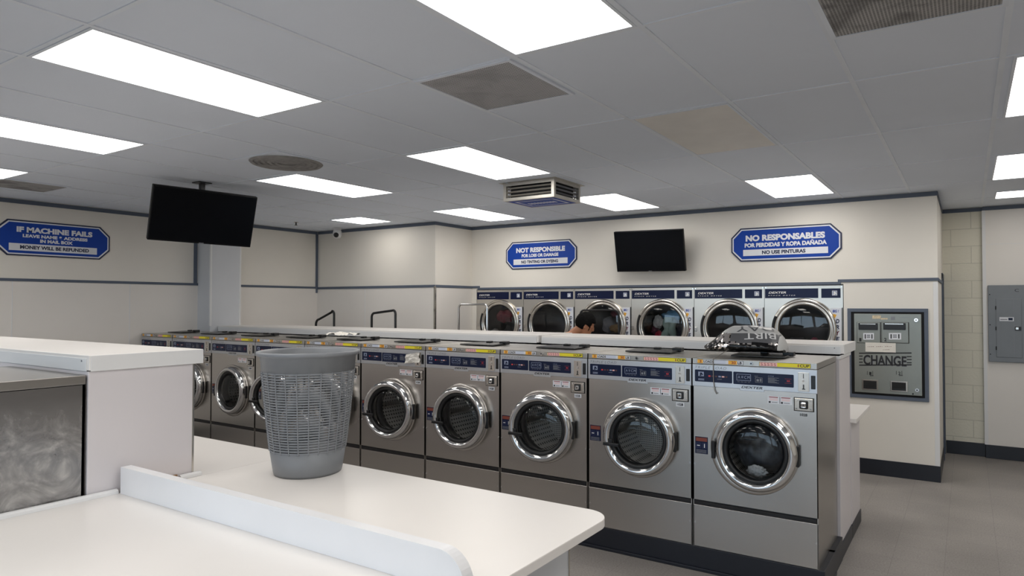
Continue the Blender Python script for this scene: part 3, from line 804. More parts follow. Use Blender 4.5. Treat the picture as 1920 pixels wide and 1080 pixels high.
    b = MB(); c = (DCX-hx, 0, DCZ)
    b.lathe([(.2, -.018), (.247, -.018), (.251, -.034), (.247, -.056), (.237, -.072), (.222, -.080), (.209, -.078), (.199, -.068), (.196, -.056)], M_CHROME, 'y', c, 80)
    d = b.build('door', t); d.location = (hx, 0, 0)
    b = MB(); b.lathe([(.196, -.056), (.190, -.061), (.178, -.058), (.170, -.046), (.169, -.024), (.2, -.018)], M_RUBBER, 'y', c, 72); b.build('bezel', d)
    b = MB(); b.lathe([(.170, -.044), (.165, -.052), (.145, -.060), (.1, -.067), (.05, -.071), (.0001, -.072)], M_GLASS, 'y', c, 64)
    b.build('glass', d)
    b = MB(); b.box(-.031, -.014, -.034, -.012, DCZ-.07, DCZ+.06, M_BLACK, .006); b.build('hinge', d)
    b = MB(); b.box(-.012, .012, -.012, .012, -.062, .05, M_BLACK, .005); b.box(-.01, .035, -.004, .018, -.012, .012, M_BLACK, .003)
    h = b.build('handle', d); h.location = (DCX-hx-.262, -.052, DCZ-.01)
    return t
proto = make_washer()
def child(o, n):
    for ch in o.children:
        if ch.name.split('.')[0] == n: return ch
    return None
wl_ = [('washer numbered 1028 with a foil balloon on its top, nearest right end', 0, '1028'),
       ('washer numbered 1027, directly left of the one under the foil balloon', 7, '1027'),
       ('washer numbered 1026, third from the right end of the row', 12, '1026'),
       ('washer numbered 1025, fourth from the right end of the row', 6, '1025'),
       ('washer with a white crumpled paper stuck on its control panel', 9, '1024'),
       ('washer half hidden behind the right side of the grey basket', 22, '1023'),
       ('washer partly behind the left side of the grey basket', 17, '1022'),
       ('washer directly left of the grey basket with its door shut', 0, '1021'),
       ('washer second from the left wall, partly behind the white ledge corner', 0, '1020'),
       ('washer at the far left end of the row against the left wall', 0, '1019')]
washers = []
for i, (lb, th, num) in enumerate(wl_):
    o = proto if i == 0 else copy_tree(proto)
    o.location = (-(i+.5)*WP, 0, 0)
    if i == 9:
        o.scale = (.87, 1, 1); o.location = (-9*WP-.345, 0, 0)
    o['label'] = 'stainless steel front-load '+lb
    o['group'] = 'stainless front-load washers in a row'
    d = child(o, 'door'); d.rotation_euler = (0, 0, math.radians(th))
    if th:
        h = child(d, 'handle'); h.rotation_euler = (0, -PI/2*.97, 0)
        h.location = (h.location[0]+.075, -.078, DCZ-.045)
    b = MB()
    if i < 9: b.rect(.279, .337, 1.052, 1.079, -.0009, M_SIGNW) if i else None
    b.text(num, .286, .328, 1.057, 1.073, -.0014, M_BLACKINK, .03)
    b.build('number_label', o)
    washers.append(o)
# plinth below the row
b = MB(); b.box(-9*WP-.69, .03, -.004, .40, .02, .1545, M_BASE, .003); b.box(-9*WP-.69, .034, -.018, .40, 0, .022, M_BASE, .004)
b.box(-9*WP-.69, .024, .36, .69, 0, .1545, M_BASE)
tag(b.build('washer_plinth'), 'long black plinth under the row of washers', 'plinth')
# washer of the near island, only its right side in view
o = copy_tree(proto); o.location = (-2.432-HW, -3.531, 0); o.rotation_euler = (0, 0, 0)
o.scale = (1, 1, 1.0363)
o['label'] = 'stainless machine with a smeared steel side below the white ledge at the left edge'; o['group'] = 'near island machines'
for nm in ('number_label',):
    ch = child(o, nm)
    if ch: bpy.data.objects.remove(ch)
ch = child(o, 'door'); ch.rotation_euler = (0, 0, 0)
cb = child(o, 'cabinet'); cb.data = cb.data.copy(); cb.data.materials[0] = M_STEELS
cb = child(o, 'top_panel'); cb.data = cb.data.copy(); cb.data.materials[0] = steel('dull_lid_steel', (140, 137, 134), .34)
b = MB(); b.box(-2.432-2*HW, -2.436, -3.50, -2.88, 0, .158, M_BASE)
tag(b.build('machine_plinth'), 'black plinth under the stainless machine at the left edge', 'plinth')

# ================================================================== PARTITION, LEDGES, COUNTERS
t = thing('partition_wall', 'long white boxed partition behind the row of washers', 'partition', (0, .7, 0))
b = MB(); b.box(-7.44, .012, 0, .47, .0, 1.376, M_LAMV, .002)
b.build('panel', t)
b = MB(); b.box(-7.44, .02, -.003, .47, 1.355, 1.376, M_LAME); b.build('cap_rail', t)
b = MB(); b.box(-7.3, .022, .002, .468, 0, .1, M_BASE, .002); b.build('base_strip', t)
def ledge(name, x0, x1, y0, y1, z0, z1, label, end=True):
    t = thing(name, label, 'ledge', (x1, y0, z1), 0, 'white ledge tops')
    b = MB(); b.box(x0-x1, 0, .0, y1-y0, z0-z1+.004, 0, M_LAM, .0025); b.build('top', t)
    b = MB(); b.box(x0-x1, -.02, -.003, .001, z0-z1, -.014, M_LAME, .001); b.build('front_edge', t)
    if end:
        b = MB(); b.box(-.001, .003, .006, y1-y0, z0-z1, -.001, M_LAME, .001); b.build('end_cap', t)
        b = MB(); b.cyl(.004, -.005, -.003, M_GREYINK, 'y', (-.06, 0, -.025), 8); b.build('screw', t)
    return t
ledge('ledge_top', -7.43, -2.503, .80, 1.40, 1.381, 1.452, 'left stretch of the long white ledge behind the washers', False)
ledge('ledge_top', -2.50, .02, .84, 1.40, 1.378, 1.446, 'right stretch of the long white ledge behind the washers')
t = thing('folding_counter', 'low white folding counter behind the partition, only its right end in view', 'counter', (0, 1.175, 0))
b = MB(); b.box(-7.2, .055, 0, .8, .85, .882, M_LAM, .003); b.build('top', t)
b = MB(); b.box(-7.2, .022, .002, .46, 0, .1, M_BASE, .002); b.build('base_strip', t)
b = MB(); b.box(-.02, .016, .005, .45, .1, .85, M_LAMV, .002); b.build('support_panel', t)
b = MB(); b.box(-7.2, -.021, .4, .43, .1, .85, M_LAMV); b.build('back_panel', t)

# near island
XE = -2.42
t = thing('partition_wall', 'white end panel of the near island below its ledge', 'partition', (XE, -2.85, 0))
b = MB(); b.box(-4.2, -.005, .0, .455, 0, 1.442, M_LAMV, .002); b.build('panel', t)
b = MB(); b.box(-.03, -.003, .452, .462, .9, 1.44, M_SATIN, .001); b.build('edge_strip', t)
t = ledge('ledge_top', XE-4.2, XE+.004, -2.852, -2.352, 1.4425, 1.511, 'white ledge top over the stainless machine at the left')
# counters
def slab(b, x0, x1, y0, y1, z0, z1, r, m, corners):
    pts = []
    for (cx, cy, a, key) in ((x1-r, y1-r, 0, 'ne'), (x0+r, y1-r, PI/2, 'nw'), (x0+r, y0+r, PI, 'sw'), (x1-r, y0+r, 1.5*PI, 'se')):
        if key in corners: pts += arc(cx, cy, r, a, a+PI/2, 10)
        else: pts.append({'ne': (x1, y1), 'nw': (x0, y1), 'sw': (x0, y0), 'se': (x1, y0)}[key])
    b.prism(pts, 'z', z0, z1-.002, m, smooth=False)
    c = [( (p[0]-(x0+x1)/2)*.999+(x0+x1)/2, (p[1]-(y0+y1)/2)*.999+(y0+y1)/2) for p in pts]
    b.prism(c, 'z', z1-.002, z1, m)
t = thing('folding_counter', 'white counter with a rounded corner carrying the grey basket', 'counter', (-1.42, -2.27, 0), 0, 'white folding counters')
ox, oy = 1.42, 2.27
b = MB(); slab(b, -2.398+ox, -.437+ox, -2.708+oy, -1.83+oy, .868, .9, .11, M_LAM, ('ne',)); b.build('top', t)
b = MB(); b.box(-.64+ox, -.615+ox, -2.70+oy, -1.885+oy, 0, .868, M_PILLAR, .002); b.box(-.641+ox, -.612+ox, -1.888+oy, -1.878+oy, 0, .868, M_SATIN); b.build('support_panel', t)
b = MB(); b.box(-2.36+ox, -2.33+ox, -2.70+oy, -1.9+oy, 0, .868, M_LAMV); b.build('support_panel', t)
t = thing('folding_counter', 'white counter stretch beyond the seam, behind the near island panel', 'counter', (-4.4, -2.1, 0), 0, 'white folding counters')
b = MB(); b.box(-2.2, 1.999, -.29, .27, .868, .9, M_LAM, .001); b.build('top', t)
b = MB(); b.box(-2.2, 1.95, .19, .21, 0, .868, M_LAMV); b.build('support_panel', t)
t = thing('folding_counter', 'white counter closest to the camera along the bottom left', 'counter', (-1.42, -3.2, 0), 0, 'white folding counters')
oy = 3.2
b = MB(); slab(b, -2.412+ox, -.437+ox, -3.62+oy, -2.71+oy, .868, .9, .11, M_LAM, ('se',)); b.build('top', t)
b = MB(); b.box(-.64+ox, -.615+ox, -3.55+oy, -2.71+oy, 0, .868, M_PILLAR, .002); b.build('support_panel', t)
b = MB(); b.box(-2.36+ox, -2.33+ox, -3.55+oy, -2.72+oy, 0, .868, M_LAMV); b.build('support_panel', t)
b = MB(); b.prism([(0, 0), (.02, 0), (.017, .012), (.01, .018), (0, .02)], 'y', -.86, -.005, M_LAME)
tag(b.build('counter_moulding', None, loc=(-2.419, -2.73, .9005)), 'thin white moulding along the foot of the smeared steel side', 'moulding')
b = MB(); b.prism([(0, 0), (.02, 0), (.017, .012), (.01, .018), (0, .02)], 'y', 0, .1, M_LAME); b.box(-.002, .006, -.03, -.012, 0, .025, mat('chipped_wood', (150, 118, 88), .8, var=.2, vscale=60)); b.box(0, .016, -.06, -.002, 0, .004, MATS['chipped_wood'])
tag(b.build('counter_moulding', None, loc=(-2.419, -2.46, .9005)), 'short white moulding stub with chipped wood at the panel foot', 'moulding')
# upstand between the counters
r = .10
pts = [(-2.395, 0), (-.44, 0)]+[(-.44-.018, .02)]+arc(-.46-r, .116-r, r, .1, PI/2, 10)+[(-2.395, .116)]
b = MB(); b.prism(pts, 'y', 0, .043, mat('white_upstand', (230, 230, 232), .36, var=.01))
tag(b.build('counter_upstand', None, loc=(0, -2.731, .9005)), 'white upstand board with a rounded end dividing the two near counters', 'board')

# ================================================================== BASKET
t = thing('laundry_basket', 'tall grey slotted plastic laundry basket on the white counter', 'basket', (-2.035, -2.03, .9005), math.radians(-38))
def rad(z): 
    return .166+(z/.6)**.8*.070
EX, EY = 1.04, .97
b = MB()
b.lathe([(0, .008), (.15, .008), (.16, .004), (.164, 0), (rad(0)+.002, .012), (rad(.12), .12), (rad(.12)-.003, .12), (rad(.03)-.003, .03), (.0, .012)], M_BASKET, 'z', n=72, ex=EX, ey=EY)
b.build('base_band', t)
b = MB()
b.lathe([(rad(.50)-.003, .5), (rad(.50), .5), (rad(.575), .575), (.246, .578), (.252, .584), (.254, .592), (.250, .599), (.243, .600), (rad(.59)-.004, .592), (rad(.50)-.004, .505)], M_BASKET, 'z', n=72, ex=EX, ey=EY)
b.build('rim', t)
b = MB(); N = 30
for k in range(N+1):
    z = .122+(.5-.122)*k/N; r0 = rad(z)
    b.lathe([(r0, z-.0033), (r0+.001, z), (r0, z+.0033), (r0-.006, z+.003), (r0-.006, z-.0038), (r0, z-.0033)], M_BASKET, 'z', n=72, ex=EX, ey=EY)
for k in range(25):
    a = 2*PI*k/25
    b.tube([(math.cos(a)*(rad(z)+.0002)*EX, math.sin(a)*(rad(z)+.0002)*EY, z) for z in (.115, .2, .3, .4, .505)], .0032, M_BASKET, 6)
b.build('slotted_wall', t)

# ================================================================== DRYERS
def make_dryer():
    t = thing('stack_dryer', 'd', 'dryer')
    hw = DP/2-.002; cx, cz = .012, 1.462
    b = MB()
    b.hole_panel(-hw, hw, 1.06, 1.928, cx, cz, .275, 0, .04, M_STEELD)
    b.box(-hw, hw, 0, .02, .1, 1.055, M_STEELD, .002)
    b.box(-hw, -hw+.006, .001, .9, .1, 1.928, M_STEELD); b.box(hw-.006, hw, .001, .9, .1, 1.928, M_STEELD)
    b.box(-hw, hw, .001, .9, 1.924, 1.928, M_STEELD); b.box(-hw, hw, .89, .9, .1, 1.928, M_STEELD)
    for sx in (-1, 1): b.cyl(.006, -.003, 0, M_CHROME, 'y', (sx*(hw-.014), 0, 1.912), 10)
    b.build('cabinet', t)
    b = MB(); b.box(-.396, .159, -.004, .001, 1.797, 1.90, M_NAVYD, .001)
    b.text('DEXTER', -.357, -.170, 1.847, 1.869, -.0048, M_WHITE, .02, .25); b.text('STACK DRYER', -.36, -.075, 1.821, 1.832, -.0048, M_WHITE, 0, .2, spacing=1.5)
    b.build('name_strip', t)
    b = MB(); b.box(.19, .379, -.004, .001, 1.797, 1.897, M_NAVYD, .001); b.rect(.297, .347, 1.823, 1.873, -.0048, M_SIGNW)
    for (x0, x1, z0, z1) in ((.300, .344, 1.826, 1.870),): b.rect(x0, x1, z0, z1, -.0051, M_PANELINK)
    horse(b, .303, .343, 1.828, 1.866, -.0054, M_WHITE); b.build('emblem_strip', t)
    b = MB(); b.box(.279, .387, -.003, .0, 1.12, 1.69, M_SIGNW, .001)
    b.text('BIG', .30, .345, 1.643, 1.672, -.0036, M_SIGNB, .04, .2); b.text('!', .352, .36, 1.643, 1.672, -.0036, M_SIGNB, .04, .2)
    for i, ch in enumerate('DRYER'):
        b.text(ch, .332, .366, 1.545-i*.062-.015, 1.545-i*.062+.03, -.0036, M_SIGND if i != 2 else mat('sticker_maroon', (110, 30, 56), .5), .04, .15)
    b.add([(.305, -.0034, 1.63), (.34, -.0034, 1.62), (.312, -.0034, 1.56)], [(0, 1, 2)], M_AMBER)
    b.build('dryer_sticker', t)
    b = MB(); b.box(.391, .399, -.012, 0, 1.1, 1.695, M_BLACK, .002); b.build('hinge_bar', t)
    d = MB(); d.lathe([(.285, -.002), (.33, -.002), (.333, -.018), (.326, -.032), (.31, -.038), (.298, -.034), (.292, -.024), (.284, -.03), (.272, -.032), (.262, -.026), (.258, -.012), (.258, .0)], M_SATIN, 'y', (cx, 0, cz), 72)
    d = d.build('door', t)
    b = MB(); b.lathe([(.26, -.01), (.2, -.016), (.1, -.02), (.0001, -.021)], M_DGLASS, 'y', (cx, 0, cz), 56); b.build('glass', d)
    b = MB(); b.lathe([(.258, -.012), (.250, -.016), (.246, -.002), (.258, .01)], M_RUBBER, 'y', (cx, 0, cz), 56); b.build('seal', d)
    b = MB()
    pts = [(cx+.315*math.cos(a), -.03, cz+.315*math.sin(a)) for a in [PI-.45+.9*i/10 for i in range(11)]]
    b.tube(pts, .017, M_BLACK, 10); b.build('handle', d)  # black arc standing in for the shaded left side of the ring
    b = MB(); b.box(-.4, -.37, -.006, 0, cz-.05, cz+.0, M_SATIN, .002); b.build('latch', t)
    b = MB(); b.lathe([(.275, .04), (.33, .05), (.345, .08), (.345, .7), (.0001, .71)], M_DDRUM, 'y', (cx, 0, cz), 56); b.build('drum', t)
    b = MB(); d2 = MB(); b.lathe([(.285, -.002), (.33, -.002), (.333, -.018), (.31, -.038), (.284, -.03), (.26, -.02), (.0001, -.02)], M_SATIN, 'y', (cx, 0, .60), 56); b.build('lower_door', t)
    return t
dproto = make_dryer()
dl = ['dryer at the far right, beside the change machine', 'dryer second from the right, above the foil balloon',
      'dryer with pale green trousers and blue cloth inside', 'dryer behind the black haired person',
      'dryer second from the left, with a dark empty looking drum', 'dryer at the far left, behind the chrome cart rail']
dryers = []
for i, lb in enumerate(dl):
    o = dproto if i == 0 else copy_tree(dproto)
    o.location = (-.341-(i+.5)*DP, YW, 0)
    o['label'] = 'stainless stacked '+lb; o['group'] = 'stacked dryers along the back wall'
    dryers.append(o)
b = MB(); b.box(DX0, -.341, YW+.03, YW+.5, 0, .098, M_BASE)
tag(b.build('dryer_plinth'), 'black plinth hidden under the row of dryers', 'plinth')

# laundry in the drums
def lump(name, label, cat, loc, size, m, seed, amp=.35, freq=3.0, cut=None, group=None, sub=4):
    bm = bmesh.new(); bmesh.ops.create_icosphere(bm, subdivisions=sub, radius=1)
    off = Vector((seed*3.1, seed*1.7, seed*.9))
    for v in bm.verts:
        p = v.co.normalized(); k = 1+amp*noise.noise(p*freq*.6+off)+amp*.5*(1-abs(noise.noise(p*freq*1.3+off))*2)*.6+amp*.22*noise.noise(p*freq*3+off)
        v.co = Vector((p.x*size[0]*k, p.y*size[1]*k, p.z*size[2]*k))
        if cut is not None and v.co.z < cut: v.co.z = cut
    me = bpy.data.meshes.new(name); bm.to_mesh(me); bm.free()
    for p in me.polygons: p.use_smooth = True
    me.materials.append(m)
    o = bpy.data.objects.new(name, me); COL.objects.link(o); o.location = loc
    return tag(o, label, cat, group)
def cloth(rgb): return mat('cloth_%d_%d_%d' % rgb, rgb, .85, var=.15, vscale=14, bump=.35, bscale=50)
wx = washers[0].location.x
m_wet = mat('wet_dark_laundry', (40, 42, 48), .4, var=.9, vscale=22, bump=.8, bscale=30)
tag(lump('wet_laundry', 'dark soapy laundry behind the door of washer 1028', 'laundry', (wx+BCX, .22, BCZ-.005), (.172, .1, .172), m_wet, 1, .18, 4.2), 'dark soapy laundry behind the door of washer 1028', 'laundry', None, 'stuff')
m_suds = mat('soap_suds', (188, 188, 190), .5, var=.2, vscale=60)
tag(lump('soap_suds', 'pale soap suds at the bottom of the 1028 drum window', 'suds', (wx+BCX+.0, .085, BCZ-.145), (.06, .02, .035), m_suds, 4, .4, 5), 'pale soap suds at the bottom of the 1028 drum window', 'suds', None, 'stuff')
def dx(i): return dryers[i].location.x+.012
dz = 1.462
G = 'garments in the dryers'
lump('garment', 'pink cloth at the bottom of the far right dryer', 'clothing', (dx(0)+.1, YW+.13, dz-.17), (.085, .06, .06), cloth((170, 70, 96)), 2, group=G)
lump('garment', 'dark grey cloth in the far right dryer beside the pink one', 'clothing', (dx(0)-.1, YW+.2, dz-.18), (.1, .08, .08), cloth((70, 72, 80)), 3, group=G)
lump('garment', 'dark cloth in the dryer above the foil balloon', 'clothing', (dx(1), YW+.25, dz-.14), (.2, .12, .12), cloth((34, 38, 52)), 5, group=G)
# dryer with the trousers
b = MB()
mt = cloth((168, 194, 184))
tag(lump('garment', 'light blue shirt at the top of the trousers dryer', 'clothing', (dx(2)+.04, YW+.25, dz+.13), (.13, .05, .06), cloth((120, 176, 214)), 6, group=G), 'light blue shirt at the top of the trousers dryer', 'clothing', G)
lump('garment', 'white cloth left of the hanging trousers in the dryer', 'clothing', (dx(2)-.13, YW+.17, dz+.05), (.06, .045, .075), cloth((206, 206, 204)), 7, group=G)
lump('garment', 'crimson cloth below left of the hanging trousers in the dryer', 'clothing', (dx(2)-.095, YW+.12, dz-.13), (.05, .04, .07), cloth((176, 34, 60)), 8, group=G)
lump('garment', 'navy cloth right of the hanging trousers in the dryer', 'clothing', (dx(2)+.16, YW+.22, dz-.09), (.085, .06, .11), cloth((26, 30, 48)), 9, group=G)
lump('garment', 'maroon patterned cloth at the left of the trousers dryer', 'clothing', (dx(2)-.2, YW+.25, dz-.06), (.05, .045, .055), cloth((112, 66, 84)), 10, group=G)
def trousers():
    n = 20; v = []; f = []
    bm = bmesh.new()
    b = MB()
    for sx in (-1, 1):
        pts = []; rs = []
        for k in range(12):
            u = k/11
            pts.append((sx*(.028+.035*u)+.01*math.sin(u*7+sx), .01*math.sin(u*9+sx*2), .11-.27*u)); rs.append(.047-.006*u+.006*math.sin(u*14+sx))
        b.tube(pts, rs, mt, 16)
    b.tube([(0, 0, .08), (0, 0, .11), (0, 0, .15)], [.062, .075, .066], mt, 16)
    return b
tag(trousers().build('garment', None, loc=(dx(2)+.035, YW+.12, dz-.04)), 'pale green trousers hanging inside the dryer window', 'clothing', G)
lump('garment', 'tan cloth at the right of the dryer behind the person', 'clothing', (dx(3)+.12, YW+.12, dz-.04), (.085, .045, .05), cloth((150, 122, 84)), 11, group=G)
lump('garment', 'grey white cloth in the dryer behind the person', 'clothing', (dx(3)-.05, YW+.25, dz+.0), (.08, .05, .1), cloth((120, 120, 126)), 12, group=G)
lump('garment', 'dark red cloth at the top of the dryer behind the person', 'clothing', (dx(3)+.07, YW+.3, dz+.15), (.1, .06, .055), cloth((100, 40, 56)), 13, group=G)
lump('garment', 'grey cloth low in the second dryer from the left', 'clothing', (dx(4)+.05, YW+.2, dz-.19), (.13, .1, .075), cloth((96, 98, 106)), 14, group=G)
lump('garment', 'dark red cloth in the far left dryer', 'clothing', (dx(5)-.02, YW+.14, dz+.1), (.12, .06, .085), cloth((128, 30, 46)), 15, group=G)
lump('garment', 'charcoal cloth low in the far left dryer', 'clothing', (dx(5)+.07, YW+.25, dz-.1), (.14, .08, .085), cloth((52, 54, 56)), 16, group=G)
lump('garment', 'small white cloth at the lower left of the far left dryer', 'clothing', (dx(5)-.17, YW+.11, dz-.12), (.05, .04, .04), cloth((180, 178, 174)), 17, group=G)

# ================================================================== CHANGE MACHINE
def cm(px, py):
    fx = (px-118)/687
    return -.235+fx*.613, 1.633-(py-(152+fx*6))/(788+44*fx)*.803
t = thing('change_machine', 'grey wall-mounted change machine in a slate frame on the right', 'change machine', (0, YW, 0))
b = MB()
X0, X1, Z0, Z1 = -.30, .43, .772, 1.687
g = .035
for (a, c, d, e) in ((X0, X1, Z1-g, Z1), (X0, X1, Z0, Z0+g), (X0, X0+g, Z0+g, Z1-g), (X1-g, X1, Z0+g, Z1-g)): b.box(a, c, -.016, -.0005, d, e, M_TRIM, .002)
b.build('frame', t)
b = MB(); b.box(X0+g, X1-g, -.004, -.0005, Z0+g, Z1-g, M_DARK); b.build('recess', t)
b = MB(); b.box(-.235, .372, -.03, -.004, .83, 1.633, M_CHANGE, .003); face = b.build('face_plate', t)
def crect(b, px0, py0, px1, py1, y, m):
    p = [cm(px0, py1), cm(px1, py1), cm(px1, py0), cm(px0, py0)]; b.quad([(q2[0], y, q2[1]) for q2 in p], m)
for k, (a, c, num) in enumerate(((150, 390, '1'), (405, 672, '2'))):
    b = MB(); (x0, z1), (x1, z0) = cm(a, 238), cm(c, 452)
    b.box(x0, x1, -.036, -.029, z0, z1, M_CHANGE, .003); b.box(x0-.003, x1+.006, -.0315, -.0295, z0-.004, z1+.002, M_DARK)
    h = b.build('bill_acceptor', t)
    b = MB(); w2 = c-a; (x0, z1), (x1, z0) = cm(a+.05*w2+4, 245), cm(c-.1*w2, 318)
    b.box(x0, x1, -.046, -.035, z0, z1, M_BLACK, .004); b.box(x0+.015, x1-.02, -.048, -.045, z1-.014, z1-.006, M_SATIN); b.build('bill_slot', h)
    b = MB(); crect(b, a+.27*w2, 348, a+.73*w2, 415, -.0366, M_SIGNW)
    for q2 in (.33, .62): crect(b, a+q2*w2, 360, a+(q2+.05)*w2, 405, -.037, M_BLACKINK)
    for q2 in (365, 378, 391): crect(b, a+.42*w2, q2, a+.57*w2, q2+6, -.037, M_BLACKINK)
    p, p2 = cm(a+.09*w2, 432), cm(a+.16*w2, 398); b.text(num, p[0], p2[0]+.006, p[1], p2[1], -.037, M_BLACKINK, .03); b.build('bill_sticker', h)
b = MB(); y = -.0308
p, p2 = cm(213, 668), cm(650, 585)
b.text('CHANGE', p[0]+.005, p2[0]+.005, p[1]-.004, p2[1]-.004, y, M_GREYINK, .03); b.text('CHANGE', p[0], p2[0], p[1], p2[1], y-.0005, M_BLACKINK, .03)
for yy in (552, 672):
    crect(b, 168, yy-6, 700, yy+6, y, M_BLACKINK)
for yy in (580, 610, 642):
    crect(b, 168, yy-5, 206, yy+6, y, M_BLACKINK); crect(b, 652, yy+8-5, 700, yy+8+6, y, M_BLACKINK)
b.build('lettering', face)
for (a, num) in ((250, '1'), (545, '2')):
    b = MB()
    p, p2 = cm(a+22, 772), cm(a+45, 742); b.text(num, p[0], p2[0], p[1], p2[1], y, M_BLACKINK, .03)
    crect(b, a, 733, a+5, 770, y, M_BLACKINK); crect(b, a+55, 733, a+60, 775, y, M_BLACKINK); crect(b, a+28, 776, a+66, 783, y, M_BLACKINK); b.build('cup_number', face)
b = MB()
crect(b, 585, 190, 690, 194, y, M_GREYINK); crect(b, 500, 182, 540, 216, y, M_GREYINK); crect(b, 702, 958, 716, 976, y, M_BLACKINK); crect(b, 722, 966, 765, 970, y, M_GREYINK)
crect(b, 310, 170, 398, 204, y, mat('torn_label', (206, 190, 160), .7, var=.2, vscale=60)); crect(b, 398, 196, 466, 212, y, MATS['torn_label'])
b.build('faint_marks', face)
for (a, d, e, f2) in ((205, 820, 355, 920), (495, 838, 650, 940)):
    b = MB(); (x0, z1), (x1, z0) = cm(a-8, d-8), cm(e+8, f2+8)
    b.box(x0, x1, -.036, -.029, z0, z1, M_SATIN, .003); (x0, z1), (x1, z0) = cm(a+6, d+6), cm(e-8, f2-4)
    b.box(x0, x1, -.0375, -.035, z0, z1, M_DARK); b.box(x0+.005, x1-.005, -.039, -.037, z0+.004, z0+.018, M_BLACK); b.build('coin_cup', t)
for (px, py) in ((748, 218), (750, 928)):
    b = MB(); p = cm(px, py); b.cyl(.017, -.042, -.029, M_CHROME, 'y', (p[0], 0, p[1]), 24); b.cyl(.007, -.043, -.042, M_DARK, 'y', (p[0], 0, p[1]), 14); b.build('lock', t)
b = MB(); p, p2 = cm(236, 535), cm(545, 452); b.box(p[0], p2[0], -.0375, -.0365, p[1], p2[1], M_PAPER)
for k, (a, c, yy) in enumerate(((258, 535, 490), (415, 520, 522))):
    for j in range(int((c-a)/18)):
        if (j*7) % 5 != 3: crect(b, a+j*18, yy-6-(j*5) % 4, a+j*18+11, yy-2, -.038, mat('pencil', (150, 130, 118), .7))
tag(b.build('paper_note', None, loc=(0, YW, 0)), 'small handwritten paper note stuck on the change machine', 'note')

# ================================================================== ELECTRICAL PANEL
yp = YB-.05
t = thing('electrical_panel', 'grey electrical panel box on the far right wall', 'electrical panel', (0, yp, 0))
b = MB(); b.box(.953, 1.42, -.035, -.0005, 1.085, 1.944, M_PANEL, .004); b.box(.962, 1.42, -.042, -.035, 1.09, 1.1, M_PANEL)
for z in (1.84, 1.5, 1.17): b.cyl(.006, -.038, -.035, M_DARK, 'y', (.97, 0, z), 10)
b.text('C', 1.202, 1.24, 1.868, 1.9, -.0356, M_BLACKINK); b.build('cover', t)
b = MB(); b.box(1.026, 1.262, -.041, -.036, 1.14, 1.79, M_PANEL, .003); b.box(1.05, 1.053, -.0418, -.041, 1.15, 1.78, M_GREYINK); b.box(1.19, 1.193, -.0418, -.041, 1.15, 1.78, M_GREYINK); d = b.build('door', t)
b = MB(); b.box(1.198, 1.255, -.05, -.04, 1.442, 1.484, M_BLACK, .003); b.box(1.205, 1.232, -.054, -.05, 1.45, 1.476, M_SATIN, .002); b.build('latch', d)
b = MB(); b.rect(1.058, 1.19, 1.543, 1.587, -.0425, M_SIGNW); b.rect(1.14, 1.18, 1.552, 1.58, -.0429, M_NAVY); b.rect(1.066, 1.13, 1.556, 1.566, -.0429, M_GREYINK); b.build('maker_sticker', d)
for z in (1.69, 1.46, 1.24):
    b = MB(); b.box(1.02, 1.03, -.044, -.036, z-.02, z+.02, M_DARK); b.build('hinge', d)

# ================================================================== SMALL THINGS
# crumpled paper on washer 1024
def crumple(b, corners, nx, ny, amp, m, seed, thick=.0006):
    A, B, C, D = [Vector(p) for p in corners]; v = []; f = []
    nrm = (B-A).cross(D-A).normalized()
    for j in range(ny+1):
        for i in range(nx+1):
            u, w2 = i/nx, j/ny
            p = (A*(1-u)+B*u)*(1-w2)+(D*(1-u)+C*u)*w2
            k = noise.noise(Vector((u*3.2+seed, w2*3.2, seed)))+.6*abs(noise.noise(Vector((u*7+seed, w2*7, 2.))))
            v.append(tuple(p+nrm*(amp*(.5+.5*k))))
    for j in range(ny):
        for i in range(nx):
            q2 = j*(nx+1)+i; f.append((q2, q2+1, q2+nx+2, q2+nx+1))
    b.add(v, f, m); return b
b = MB(); crumple(b, [(-3.34, -.012, 1.222), (-3.16, -.012, 1.238), (-3.172, -.012, 1.322), (-3.322, -.012, 1.3)], 18, 12, .028, M_PAPER, 3.3)
tag(b.build('crumpled_paper'), 'crumpled white paper stuck on a washer control panel', 'paper')
b = MB(); crumple(b, [(-4.54, .12, 1.402), (-4.33, .16, 1.402), (-4.3, .36, 1.404), (-4.5, .32, 1.404)], 18, 14, .07, M_PAPER, 8.1)
tag(b.build('crumpled_paper'), 'crumpled white paper lying on a washer top behind the basket', 'paper')

# foil balloon lying on washer 1028
t = thing('foil_balloon', 'deflated silver and black foil birthday balloon lying on washer 1028', 'balloon', (-.51, .36, 1.408))
NU, NV = 76, 48
SEC = [(-.120, .004), (-.150, .012), (-.164, .030), (-.160, .052), (-.140, .086), (-.110, .122), (-.078, .152), (-.03, .166), (.04, .164), (.10, .14), (.145, .09), (.15, .04), (.11, .008), (0, .0)]
def sec(t2):
    n = len(SEC); q2 = t2*n; i = int(q2) % n; f2 = q2-int(q2)
    P = [SEC[(i+k) % n] for k in (-1, 0, 1, 2)]
    return [.5*(2*P[1][c]+(P[2][c]-P[0][c])*f2+(2*P[0][c]-5*P[1][c]+4*P[2][c]-P[3][c])*f2*f2+(3*P[1][c]-P[0][c]-3*P[2][c]+P[3][c])*f2**3) for c in (0, 1)]
def top(u):
    K = [(0, .10), (.05, .3), (.16, .55), (.30, .90), (.36, 1.0), (.6, 1.03), (.86, .98), (.95, .8), (1, .45)]
    for (a, ha), (c, hc) in zip(K, K[1:]):
        if u <= c: return ha+(hc-ha)*(u-a)/(c-a)
    return K[-1][1]
